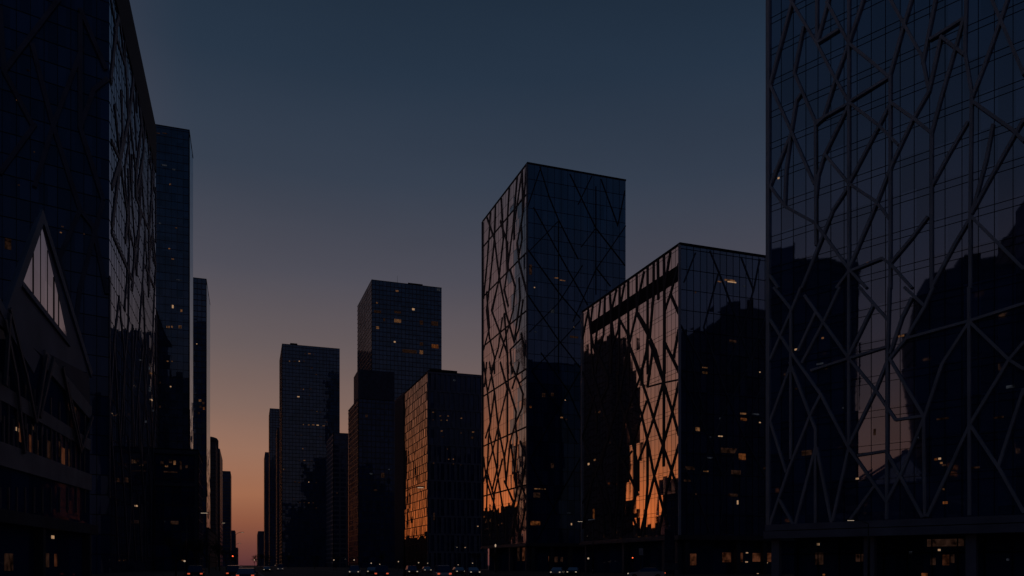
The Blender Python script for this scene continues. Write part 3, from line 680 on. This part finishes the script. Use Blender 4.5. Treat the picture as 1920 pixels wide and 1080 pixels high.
# ================================================================== LEFT PODIUM (near, faceted)
DP = 60; rp = None
Pp = at(168, DP); ap = -vpdir(530)
nP = Vector((ap.y, -ap.x)); nP = nP if nP.dot(-Pp) > 0 else -nP
fp = Face(Pp, ap, nP, 40, 22)
rp = empty('podium_building', (Pp.x, Pp.y, 0)); tag(rp, 'near low building at the lower left with slanting bands and a pointed glass gable', 'building')
def Z(px, py): return fp.uz(px, py)
def strip(mb, p0, p1, th, off, dp):
    (u0, z0), (u1, z1) = Z(*p0), Z(*p1)
    c = [(u0, z0-th/2), (u1, z1-th/2), (u1, z1+th/2), (u0, z0+th/2)]
    mb.hexa([fp.pt(u, z, off) for u, z in c]+[fp.pt(u, z, off+dp) for u, z in c])
def polyface(pts, off, name, mat, dp=.0):
    mb = MB(); q = [Z(*p) for p in pts]
    a_ = [fp.pt(u, z, off+dp) for u, z in q]; b_ = [fp.pt(u, z, off-.3) for u, z in q]
    n = len(a_); k = len(mb.v); mb.v += [tuple(v) for v in a_+b_]
    mb.f.append(tuple(range(k, k+n))); mb.uv.append(list(q))
    mb.f.append(tuple(range(k+2*n-1, k+n-1, -1))); mb.uv.append([(0, 0)]*n)
    for i in range(n):
        j = (i+1) % n; mb.f.append((k+i, k+n+i, k+n+j, k+j)); mb.uv.append([(0, 0)]*4)
    return mb.build(name, mat, rp)
u0_, u1_ = 0, 40
# main wall volume: its top edge steps down towards the street corner
topz = [(-60, 560), (8, 590), (75, 640), (168, 772)]
g = MB()
bk = -nP*16
pr = [Z(-60, 520), Z(10, 590), Z(80, 665), Z(168, 778)]
for (ua, za), (ub, zb) in zip(pr, pr[1:]):
    g.quad(fp.pt(ua, 0), fp.pt(ub, 0), fp.pt(ub, zb), fp.pt(ua, za), [(ua, 0), (ub, 0), (ub, zb), (ua, za)])
    g.quad(fp.pt(ua, za), fp.pt(ub, zb), fp.pt(ub, zb, -14), fp.pt(ua, za, -14))
zc = pr[-1][1]; g.quad(fp.pt(0, 0), fp.pt(0, 0, -14), fp.pt(0, zc, -14), fp.pt(0, zc), [(0, 0), (14, 0), (14, zc), (0, zc)])
g.build('glass_wall', G_pod, rp)
# gable
TILT = .12
GMAT = glass('glass_gable', f0=.5, f1=.8, amp=.004, wob=.02, wscale=.1, tint=(1, .88, .9))
polyface([(76, 408), (28, 535), (2, 600), (80, 668), (166, 700), (120, 560)], .03, 'gable_wall', M_slate)
gq = [Z(*p) for p in ((76, 422), (40, 530), (126, 642), (112, 575))]; um = min(q[0] for q in gq); zm = max(q[1] for q in gq)
g = MB(); g.v = [tuple(fp.pt(u, z, .06)) for u, z in gq]; g.f = [(0, 1, 2, 3)]; g.uv = [gq]; g.build('gable_glass', GMAT, rp)
g = MB()
for x, ya, yb in ((60, 462, 556), (74, 428, 572), (87, 470, 590), (99, 520, 606), (108, 552, 620)): strip_ = fp.seg(g, Z(x, ya), Z(x, yb), .09, .06, .02)
g.build('gable_mullions', M_mull, rp)
g = MB()
for a_, b_, ww in (((76, 404), (6, 596), .55), ((76, 404), (168, 700), .5), ((6, 596), (-40, 500), .5), ((38, 532), (128, 645), .28)): fp.seg(g, Z(*a_), Z(*b_), ww*1.2, .14, .04)
g.build('gable_frame', M_slate, rp)
polyface([(10, 592), (2, 600), (62, 700), (74, 668)], .05, 'folded_panel', M_slate)
polyface([(92, 664), (166, 702), (168, 770), (120, 716)], .045, 'folded_panel', M_beaml)
# V braces
g = MB()
for pl in ([(0, 600), (20, 700), (36, 848)], [(10, 580), (40, 700), (58, 790)], [(80, 668), (60, 790)], [(92, 672), (66, 780)], [(110, 690), (128, 780), (144, 846)], [(166, 782), (144, 846)], [(118, 720), (146, 840)], [(8, 590), (0, 720)]):
    q = [Z(*p) for p in pl]
    for a_, b_ in zip(q, q[1:]): fp.seg(g, a_, b_, .26, .12, .2)
g.build('v_brace', M_frame, rp)
g = MB(); strip(g, (-60, 550), (10, 606), .8, 0, .12); strip(g, (80, 672), (168, 776), 1.1, 0, .16); strip(g, (-60, 700), (168, 835), .85, 0, .10); g.build('upper_band', M_band, rp)
g = MB(); strip(g, (-60, 832), (168, 905), 1.25, 0, .15); g.build('lower_band', M_band, rp)
g = MB(); strip(g, (-60, 960), (168, 994), .7, 0, .6); g.build('canopy', M_conc, rp)
g = MB()
for px in range(-50, 166, 9):
    fp.seg(g, Z(px, 780+px*.3), Z(px, 870+px*.28), .2, .07, 0.02)
for px in range(-50, 166, 16):
    fp.seg(g, Z(px, 700+px*.5), Z(px, 790+px*.3), .2, .07, 0.02)
g.build('upright_slats', M_frame, rp)
for px in range(-50, 166, 16):
    g = MB(); fp.seg(g, Z(px, 915), Z(px, 960), .16, .07, 0.02); g.build('slat', M_frame, rp)
for px in (66, 156):
    g = MB(); fp.rect(g, Z(px, 1000)[0]-.25, Z(px, 1000)[0]+.25, 0, Z(px, 985)[1], .0, .5); g.build('column', M_conc, rp)
cW = lambda p: (p[0]/2.7, 680+p[1]/2.7)
lits(fp, rp, [(102,350,14,130,'s'),(152,410,14,110,'s'),(185,430,14,100,'d'),(245,440,16,110,'d'),(318,480,18,120,'s'),(350,490,14,130,'d'),(300,440,10,100,'d'),(165,330,20,34,'h') if False else (165,332,16,20,'w'),
              (85,338,14,5,'h'),(205,1000,30,100,'s'),(205,915,24,28,'d'),(235,1000,22,90,'d'),(280,1000,14,80,'s'),(42,1010,44,110,'d'),(265,883,14,4,'h'),(350,210,16,80,'d'),(380,270,18,110,'d')], cW, 2.7, off=.03)

# ================================================================== buildings seen only as reflections
M_ctx = solid('facade_dark', (.045, .06, .10), .7)
def ctx(label, x0, x1, y0, y1, H_, mat=M_ctx, name='office_tower', rows=True):
    root = empty(name, (x0, y0, 0)); tag(root, label, 'building', 'towers beyond the frame mirrored in the glass')
    g = MB(); c = [(x0, y0), (x1, y0), (x1, y1), (x0, y1)]
    for k in range(4):
        a_, b_ = c[k], c[(k+1) % 4]; l = math.hypot(a_[0]-b_[0], a_[1]-b_[1])
        g.quad((*a_, 0), (*b_, 0), (*b_, H_), (*a_, H_), [(k*200, 0), (k*200+l, 0), (k*200+l, H_), (k*200, H_)])
    g.build('wall', mat, root)
    g = MB(); g.box(x0-.3, x1+.3, y0-.3, y1+.3, H_, H_+1); g.box((x0*2+x1)/3, (x0+x1*2)/3, (y0*2+y1)/3, (y0+2*y1)/3, H_+1, H_+5); g.build('roof', M_roof, root)
    g = MB(); z = 4
    while z < H_-1:
        g.box(x0-.15, x1+.15, y0-.15, y1+.15, z, z+.5); z += 4
    g.build('floor_bands', M_roof, root)
    rc = random.Random(int(x0*7+y0))
    if mat is M_ctx:
        for _ in range(7):
            y = rc.uniform(y0+1, y1-3); z = 4*rc.randint(2, max(3, int(H_/4)-2))+1.2; w_ = rc.uniform(.8, 2.2)
            g = MB(); g.box(x1+.16, x1+.2, y, y+w_, z, z+rc.uniform(.5, 1.6)); g.build('lit_window_or_reflection', rc.choice((M_warm, M_dim, M_amber)), root)
    return root
ctx('tower left of and behind the second left tower, seen only mirrored in the broad block', -54, -41, 362, 411, 121)
ctx('low office row hidden between the left towers, mirrored in the middle tower', -60, -27, 436, 535, 36)
ctx('low office block hidden beyond the left tower, mirrored at the foot of the broad block', -60, -27, 262, 340, 17)
ctx('low block behind the broad office row on the left side of the street', -48, -30, 345, 358, 27)
ctx('low office row far along the left side of the street', -60, -27, 600, 770, 28)
ctx('tall block far along the left side of the street, hidden by nearer towers', -35, -29, 785, 840, 118)
ctx('stepped block across the street on the left, mirrored low in the right tower', -95, -62, 75, 98, 88)
ctx('block across the street on the left, mirrored left of the bright gap', -92, -62, 58.5, 74.8, 82)
ctx('tower across the street on the left, mirrored right of the bright gap', -77, -62, 21, 43.5, 76)
ctx('wide tower left of the viewpoint, mirrored in the right edge tower', -140, -64, -60, 20, 92)
ctx('high tower behind the huge left tower, mirrored in its slimmer neighbour', -175, -98, 190, 214, 232)
ctx('dark tower behind the viewpoint to the right, mirrored in the middle tower', 150, 260, -190, -120, 118)
ctx('dark tower behind the viewpoint, mirrored in the broad block front', 105, 149, -120, -60, 98)
ctx('block right behind the viewpoint mirrored in the broad block', 151, 230, -100, -50, 80)
ctx('dark tower behind the viewpoint on the left, mirrored in the huge left tower', -110, 20, -210, -150, 112)
ctx('slender tower behind the viewpoint to the right, mirrored in the distant towers', 262, 420, -230, -120, 150)

# ================================================================== GROUND
M_ground = solid('ground_paving', (.02, .02, .022), .8, scale=.5, bump=.1)
M_asph = solid('asphalt', (.018, .018, .02), .8, scale=2.0, bump=.15)
M_kerb = solid('kerb_stone', (.18, .18, .18), .8)
M_paint = solid('road_paint', (.5, .5, .48), .7)
g = MB(); g.quad((-15000, -15000, 0), (15000, -15000, 0), (15000, 15000, 0), (-15000, 15000, 0)); tag(g.build('ground', M_ground), kind='structure')
g = MB(); g.quad((2, -300, .004), (46, -300, .004), (46, 6000, .004), (2, 6000, .004)); tag(g.build('road', M_asph), kind='structure')
g = MB(); g.box(-26, 2, -300, 3000, .004, .13); tag(g.build('pavement', M_ground), kind='structure')
g = MB(); g.box(46, 60, -300, 40, .004, .13); g.box(46, 72, 40.2, 3000, .004, .13); tag(g.build('pavement', M_ground), kind='structure')
g = MB(); g.box(2, 2.3, -300, 3000, .004, .15); g.box(45.7, 46, -300, 3000, .004, .15); tag(g.build('kerb', M_kerb), kind='structure')
g = MB()
for x in (9, 16, 30, 37):
    y = -20
    while y < 900: g.quad((x-.08, y, .008), (x+.08, y, .008), (x+.08, y+3, .008), (x-.08, y+3, .008)); y += 9
g.quad((22.8, -100, .008), (22.95, -100, .008), (22.95, 2000, .008), (22.8, 2000, .008)); g.quad((23.2, -100, .008), (23.35, -100, .008), (23.35, 2000, .008), (23.2, 2000, .008))
tag(g.build('road_markings', M_paint), kind='structure')

# ================================================================== STREET LAMPS
M_pole = solid('pole_metal', (.05, .052, .06), .4, .6)
M_lampon = emis('lamp_lens', (1, .78, .55), .6, patch=False)
M_lampdim = emis('lamp_lens_dim', (1, .82, .66), .22, patch=False)
def make_lamp(h, arm, lens, ln=1.0):
    r = empty('street_lamp')
    g = MB(); g.tube((0, 0, 0), (0, 0, .9), .16, .14); g.tube((0, 0, .9), (0, 0, h-.6), .10, .06); g.build('pole', M_pole, r, True)
    g = MB(); p = Vector((0, 0, h-.6))
    for k in range(1, 7):
        t = k/6; q = Vector((arm*t, 0, h-.6+.6*math.sin(t*math.pi/2))); g.tube(p, q, .055, .05, 6); p = q
    g.build('arm', M_pole, r, True)
    g = MB(); hd = [(arm-.1, -.14), (arm+.15, -.2), (arm+.9*ln, -.17), (arm+1.05*ln, 0), (arm+.9*ln, .17), (arm+.15, .2), (arm-.1, .14)]
    n = len(hd); g.v = [(x, y, h-.07) for x, y in hd]+[(x, y*.6, h+.07) for x, y in hd]
    g.f = [tuple(range(n))[::-1], tuple(range(n, 2*n))]+[(i, (i+1) % n, n+(i+1) % n, n+i) for i in range(n)]; g.uv = [[(0, 0)]*len(q) for q in g.f]
    hdo = g.build('lamp_head', M_pole, r)
    g = MB(); g.box(arm+.12, arm+.85*ln, -.12, .12, h-.10, h-.075); g.build('lens', lens, hdo)
    return r
lamp0 = make_lamp(10.0, 1.6, M_lampon); first = True
LG = 'street lamps along the pavements'
lamps = [ # px of pole, D, height-py of head, rz
 (758, 120, 913, 0, 'tall slim street lamp, its small lit head against the orange side of the finned block'),
 (350, 105, 961, 0, 'street lamp on the left whose wide lit head hangs before the low left block'),
 (1112, 150, 977, 180, 'street lamp before the near corner of the broad lattice block, its arm pointing left'),
 (1316, 170, 1012, 180, 'grey lamp post in front of the lit shop windows of the broad block'),
 (442, 300, 998, 0, 'far curved street lamp silhouetted against the orange sky gap'),
 (441, 420, 1019, 0, 'smaller curved street lamp below the first one in the orange sky gap'),
 (655, 260, 1048, 180, 'street lamp with an orange lit head right of the dark slab tower base'),
 (405, 260, 980, 0, 'street lamp lit against the striped grey tower on the left'),
 (1628, 84, 975, 180, 'dark post rising in front of the base beam of the right edge tower'),
 (868, 330, 1026, 180, 'street lamp lit at the foot of the finned block right half'),
]
for i, (px, D, hp, rz, lb) in enumerate(lamps):
    h = EYE+(HY-hp)/F*D
    c = lamp0 if first else copy_tree(lamp0); first = False
    P_ = at(px, D); c.location = (P_.x, P_.y, 0.004 if False else 0); c.rotation_euler = (0, 0, R(rz)-YAW); tag(c, lb, 'street lamp', LG)
    c.scale = (min(1.2, h/10.0+.25),)*2+(h/10.0,)

gl0 = make_lamp and None
M_globe = emis('globe_on', (1, .72, .48), .42, patch=False)
def make_globe():
    r = empty('globe_lamp')
    g = MB(); g.tube((0, 0, 0), (0, 0, .5), .09, .07); g.tube((0, 0, .5), (0, 0, 2.85), .045, .04); g.build('pole', M_pole, r, True)
    g = MB(); prev = None
    for k in range(9):
        a = math.pi*k/8; rr = .17*math.sin(a)+.001; z = 3.0-.17*math.cos(a)
        ring_ = [Vector((rr*math.cos(t*math.pi/6), rr*math.sin(t*math.pi/6), z)) for t in range(12)]
        if prev:
            for i in range(12): g.quad(prev[i], prev[(i+1) % 12], ring_[(i+1) % 12], ring_[i])
        prev = ring_
    g.build('globe', M_globe, r, True)
    g = MB(); g.tube((0, 0, 3.17), (0, 0, 3.24), .12, .03); g.build('cap', M_pole, r)
    return r
for px, py, D, lb in ((664, 1050, 240, 'first globe lamp right of the slab tower, under the orange street lamp'), (696, 1056, 200, 'globe lamp below the middle of the black stepped block'),
   (712, 1058, 260, 'globe lamp just left of the left edge of the finned block'), (747, 1053, 230, 'globe lamp next to the tall thin lamp post, on its left'),
   (785, 1055, 210, 'globe lamp below the orange side of the finned block'), (802, 1056, 280, 'globe lamp exactly under the corner of the finned block'),
   (859, 1059, 260, 'globe lamp under the middle of the finned block front'), (886, 1056, 250, 'globe lamp under the right end of the finned block front'),
   (1103, 1047, 140, 'globe lamp at the left corner of the broad lattice block'), (477, 1050, 330, 'globe lamp standing alone right of the vanishing point'),
   (346, 1052, 130, 'globe lamp before the low left block, left of its street tree'), (516, 1060, 420, 'far globe lamp below the sliver towers'),
   (929, 1023, 170, 'high globe lamp at the base beam of the middle tower'), (626, 1050, 250, 'globe lamp at the foot of the small grid-window block')):
    if gl0 is None: c = gl0 = make_globe()
    else: c = copy_tree(gl0)
    P_ = at(px, D); c.location = (P_.x, P_.y, 0); h = EYE+(HY-py)/F*D; c.scale = (1, 1, h/3.0) ; tag(c, lb, 'lamp', 'globe lamps along the pavements')

# ================================================================== CARS
def car_paint(name, c): return solid(name, c, .25, .3, var=.1)
M_tyre = solid('tyre', (.015, .015, .015), .9); M_rim = solid('rim', (.2, .2, .21), .35, .8)
M_cg = glass('car_glass', f0=.06, f1=.5, cell=(50, 50), amp=0, wob=0)
M_head = emis('headlight_on', (1, .78, .56), .42, patch=False); M_tail = emis('taillight_on', (1, .14, .06), .5, patch=False)
M_plate = solid('plate', (.5, .5, .5), .5)
def make_car(paint, kind='saloon'):
    r = empty('parked_car' if False else 'car')
    tall = {'saloon': 1.42, 'suv': 1.68, 'van': 2.0}[kind]
    hl = 2.25; wd = .9
    # body profile (x along length, z), lofted across the width
    belt = .92 if kind != 'van' else 1.0
    prof = [(-hl, .32), (-hl-.04, .62), (-hl+.08, belt-.05), (-hl+.7, belt+.03), (hl-1.2, belt), (hl-.25, belt-.16), (hl, .62), (hl-.02, .32), (hl-.5, .22), (-hl+.5, .22)]
    g = MB(); secs = []
    for y, s in ((-wd, .93), (-wd+.1, 1), (wd-.1, 1), (wd, .93)):
        secs.append([(x*s if abs(x) > 1 else x, y, .22+(z-.22)*(.96 if s < 1 else 1)) for x, z in prof])
    n = len(prof); g.v = [p for q in secs for p in q]
    for k in range(3):
        for i in range(n): g.f.append((k*n+i, k*n+(i+1) % n, (k+1)*n+(i+1) % n, (k+1)*n+i))
    g.f += [tuple(range(n))[::-1], tuple(range(3*n, 4*n))]; g.uv = [[(0, 0)]*len(q) for q in g.f]
    g.build('body', paint, r)
    if kind == 'saloon': cab = [(-hl+.55, belt), (-1.15, tall-.04), (-.2, tall), (.35, tall-.03), (hl-1.15, belt)]
    elif kind == 'suv': cab = [(-hl+.12, belt), (-hl+.4, tall-.05), (-.2, tall), (.45, tall-.04), (hl-1.1, belt)]
    else: cab = [(-hl+.05, belt), (-hl+.12, tall-.04), (-.2, tall), (1.0, tall-.05), (hl-.7, belt)]
    g = MB(); n = len(cab)
    g.v = [(x, -.82 if z <= belt else -.66, z) for x, z in cab]+[(x, .82 if z <= belt else .66, z) for x, z in cab]
    g.f = [tuple(range(n))[::-1], tuple(range(n, 2*n))]+[(i, i+1, n+i+1, n+i) for i in range(n-1)]; g.uv = [[(0, 0)]*len(q) for q in g.f]
    g.build('cabin_glass', M_cg, r)
    g = MB(); m = cab[1:-1]; g.v = [(x, -.68, z+.025) for x, z in m]+[(x, .68, z+.025) for x, z in m]+[(x, -.66, z-.05) for x, z in m]+[(x, .66, z-.05) for x, z in m]
    g.f = [(0, 1, 4, 3), (1, 2, 5, 4), (0, 6, 7, 1), (1, 7, 8, 2), (3, 4, 10, 9), (4, 5, 11, 10), (0, 3, 9, 6), (2, 8, 11, 5)]; g.uv = [[(0, 0)]*4]*8
    g.build('roof', paint, r)
    for x in (-1.4, 1.4):
        for y in (-1, 1):
            wl = MB(); wl.tube((x, y*.72, .32), (x, y*.91, .32), .32, .32, 16); to = wl.build('wheel', M_tyre, r)
            rm = MB(); rm.tube((x, y*.9, .32), (x, y*.92, .32), .2, .18, 10); rm.build('rim', M_rim, to)
    for y in (-.66, .66):
        g = MB(); g.box(hl-.06, hl+.03, y-.10, y+.10, .62, .74); g.build('headlight', M_head, r)
        g = MB(); g.box(-hl-.07, -hl+.06, y-.13, y+.13, .68, .82); g.build('taillight', M_tail, r)
        g = MB(); g.box(.75, .95, y*1.35-.08, y*1.35+.08, belt, belt+.14); g.build('wing_mirror', paint, r)
    g = MB(); g.box(-hl-.06, -hl-.02, -.26, .26, .42, .54); g.build('number_plate', M_plate, r)
    return r
protos = {}
paints = {'black': car_paint('paint_black', (.01, .01, .012)), 'silver': car_paint('paint_silver', (.3, .3, .31)), 'blue': car_paint('paint_blue', (.02, .04, .1)), 'white': car_paint('paint_white', (.6, .6, .6))}
def put_car(colr, kind, px, D, rz, lb):
    key = (colr, kind)
    if key not in protos: protos[key] = c = make_car(paints[colr], kind)
    else: c = copy_tree(protos[key])
    P_ = at(px, D); c.location = (P_.x, P_.y, .006); c.rotation_euler = (0, 0, R(rz)); tag(c, lb, 'car', 'cars on the street')
# rz 90: drives away (tail lights towards the viewpoint), -90: oncoming
for a_ in [('black','suv',438,95,90,'dark car driving away with the brightest red tail lights, left of the road vanishing point'),
  ('blue','saloon',463,74,86,'nearest car driving away, red tail lights at the bottom edge below the orange sky gap'),
  ('silver','saloon',447,150,90,'small car driving away with red tail lights just under the sky gap'),
  ('black','saloon',500,190,-90,'oncoming car with small white headlights just right of the vanishing point'),
  ('white','van',525,240,-90,'pale oncoming van far down the road below the wide slab tower'),
  ('silver','suv',665,125,-100,'oncoming pale off-roader with white headlights below the black stepped block'),
  ('black','saloon',697,135,-98,'dark oncoming car with a single row of headlights left of the tall thin lamp post'),
  ('blue','suv',716,92,80,'dark blue car with orange red tail lights left of the tall thin lamp post'),
  ('black','suv',772,130,-95,'oncoming dark off-roader with bright headlights right of the tall thin lamp post'),
  ('silver','saloon',800,175,-95,'pale oncoming car with white headlights under the corner of the finned block'),
  ('white','suv',828,90,85,'pale car with red tail lights below the lit doorway of the finned block'),
  ('black','saloon',860,135,-95,'oncoming dark saloon below the middle of the finned block'),
  ('blue','saloon',886,120,-95,'oncoming blue saloon left of the middle tower foot'),
  ('silver','saloon',1045,118,-120,'pale car with headlights on before the foot of the middle tower'),
  ('black','saloon',1075,122,-120,'dark car with headlights on left of the broad block corner'),
  ('white','saloon',1212,96,150,'pale car standing below the banner in front of the broad block'),
  ('black','suv',368,90,90,'dark off-roader driving away on the far left by the low block')]:
    put_car(*a_)

# ================================================================== SIGNS
M_ban = solid('banner_blue', (.03, .05, .12), .7, var=.5, scale=1.2); M_pale = solid('panel_pale', (.5, .52, .54), .7); M_ban2 = solid('banner_stripe', (.10, .13, .2), .7)
Db = 118; Pb = at(1257, Db); rb = empty('banner_pylon', (Pb.x, Pb.y, 0)); tag(rb, 'tall dark blue banner pylon standing before the near corner of the broad block', 'sign')
fb = Face(at(1246, Db), vpdir(VR), Vector((-vpdir(VR).y, vpdir(VR).x))*-1, 5, 8)
if fb.n.dot(Pb) > 0: fb.n = -fb.n
k = Db/F
g = MB(); fb.rect(g, 0.05, 1.6, EYE+(HY-1055)*k, EYE+(HY-992)*k, -.12, .24); g.build('banner_panel', M_ban, rb)
g = MB(); fb.rect(g, .1, .22, 0, EYE+4*k, -.1, .2); fb.rect(g, 1.4, 1.52, 0, EYE+4*k, -.1, .2); g.build('post', M_pole, rb)
g = MB(); fb.rect(g, -.1, 2.35, EYE+(HY-1069)*k, EYE+(HY-1056)*k, -.1, .25)
g.build('lower_panel', M_ban2, rb)
g = MB()
for j in range(9): fb.rect(g, .2, 1.45-.1*(j % 3), EYE+(HY-1050+j*3.6)*k, EYE+(HY-1050+j*3.6)*k+.08, .125, .01)
for j in range(3): fb.rect(g, .05, 2.2, EYE+(HY-1067+j*3.6)*k, EYE+(HY-1067+j*3.6)*k+.06, .155, .01)
g.build('pale_lines', M_ban2, rb)
Db = 125; Pb = at(1203, Db); rb = empty('road_sign', (Pb.x, Pb.y, 0)); tag(rb, 'small pale square sign on a post before the podium of the broad block', 'sign')
fb = Face(at(1198, Db), vpdir(VR), -Vector((-vpdir(VR).y, vpdir(VR).x)), 5, 8)
if fb.n.dot(Pb) > 0: fb.n = -fb.n
k = Db/F
g = MB(); fb.rect(g, 0, .75, EYE+(HY-1041)*k, EYE+(HY-1028)*k, 0, .06); g.build('panel', M_pale, rb)
g = MB(); fb.rect(g, .32, .42, 0, EYE+(HY-1028)*k, -.1, .08); g.build('post', M_pole, rb)
# hanging traffic signals by the vanishing point
M_red = emis('signal_red', (1, .12, .04), 2.2, patch=False); M_sigoff = solid('signal_off', (.01, .02, .01), .4)
sig0 = None
for px, D, py, lb in ((437, 130, 1061-18, 'traffic signal showing red on a pole left of the vanishing point'), (1186, 140, 1046, 'traffic signal with a faint red light before the broad block podium')):
    P_ = at(px, D); h = EYE+(HY-py)/F*D
    if sig0 is None:
        r = sig0 = empty('traffic_signal', (0, 0, 0))
        g = MB(); g.tube((0, 0, 0), (0, 0, 3.6), .07, .06); g.build('pole', M_pole, r)
        g = MB(); g.box(-.17, .17, -.14, .14, 2.7, 3.7); hs = g.build('signal_box', M_roof, r)
        for j, mt in enumerate((M_sigoff, M_sigoff, M_red)):
            g = MB(); g.tube((0, -.14, 2.88+j*.32), (0, -.17, 2.88+j*.32), .11, .11, 12); g.build('lens', mt, hs)
    else: r = copy_tree(sig0)
    r.location = (P_.x, P_.y, 0); r.scale = (1, 1, max(.8, h/3.5)); r.rotation_euler = (0, 0, -YAW); tag(r, lb, 'traffic light', 'traffic signals')

# ================================================================== TREES
M_bark = solid('bark', (.03, .025, .02), .9); M_leaf = solid('leaf', (.035, .04, .02), .8, var=.5)
def make_tree(seed, h=8, leaves=700):
    rr = random.Random(seed); r = empty('street_tree'); t = MB(); lf = MB(); tips = []
    def grow(p, d, l, rad, lvl):
        q = p + d*l; t.tube(p, q, rad, rad*.68, 6 if lvl < 2 else 4)
        if lvl >= 4: tips.append(q); return
        for _ in range(3 if lvl < 3 else 2):
            nd = (d + Vector((rr.uniform(-.75, .75), rr.uniform(-.75, .75), rr.uniform(-.1, .45)))).normalized()
            grow(q, nd, l*rr.uniform(.62, .82), rad*.62, lvl+1)
        if lvl > 1: tips.append(q)
    grow(Vector((0, 0, 0)), Vector((0, 0, 1)), h*.3, .16, 0)
    t.build('trunk', M_bark, r)
    for k in range(leaves):
        c = rr.choice(tips) + Vector((rr.gauss(0, .35), rr.gauss(0, .35), rr.gauss(0, .3))); s = rr.uniform(.07, .16)
        a = Vector((rr.gauss(0, 1), rr.gauss(0, 1), rr.gauss(0, 1))).normalized(); b = a.cross(Vector((rr.gauss(0, 1), rr.gauss(0, 1), rr.gauss(0, 1)))).normalized()
        lf.quad(c-a*s, c-b*s*.6, c+a*s, c+b*s*.6)
    lf.build('crown', M_leaf, r)
    return r
tp = [make_tree(3), make_tree(8), make_tree(21)]
trees = [(392, 150, 7.5, 'street tree on the left pavement under the third left tower'), (412, 210, 9, 'street tree under the striped grey tower'), (424, 300, 9, 'small street tree before the slim striped tower'),
 (370, 120, 6.5, 'sparse street tree in front of the low left block'), (330, 112, 7, 'street tree at the foot of the huge left tower'), (433, 420, 9, 'far street tree at the left end of the road gap'),
 (482, 900, 16, 'distant tree standing up against the orange horizon right of the road'), (489, 700, 14, 'distant bushy tree at the foot of the low far block'), (477, 1300, 15, 'farthest tree on the horizon right of the vanishing point'),
 (505, 500, 9, 'street tree below the sliver towers'), (540, 420, 8.5, 'street tree below the left half of the slab tower'), (590, 360, 7, 'street tree below the right half of the slab tower'),
 (630, 330, 7, 'street tree in front of the small grid-window block'), (930, 175, 5.5, 'small street tree before the sunset side of the middle tower'), (895, 230, 6, 'small street tree between the finned block and the middle tower'),
 (715, 300, 7, 'street tree in front of the black stepped block')]
used = set()
for i, (px, D, h, lb) in enumerate(trees):
    k = i % 3
    c = tp[k] if k not in used else copy_tree(tp[k]); used.add(k)
    P_ = at(px, D); c.location = (P_.x, P_.y, 0); c.rotation_euler = (0, 0, rng.uniform(0, 6)); s = h/8; c.scale = (s, s, s); tag(c, lb, 'tree', 'street trees')

# ------------------------------------------------------------------ render settings
scene.view_settings.view_transform = 'Standard'; scene.view_settings.look = 'None'; scene.view_settings.exposure = 0; scene.view_settings.gamma = 1
scene.cycles.max_bounces = 6; scene.cycles.glossy_bounces = 4
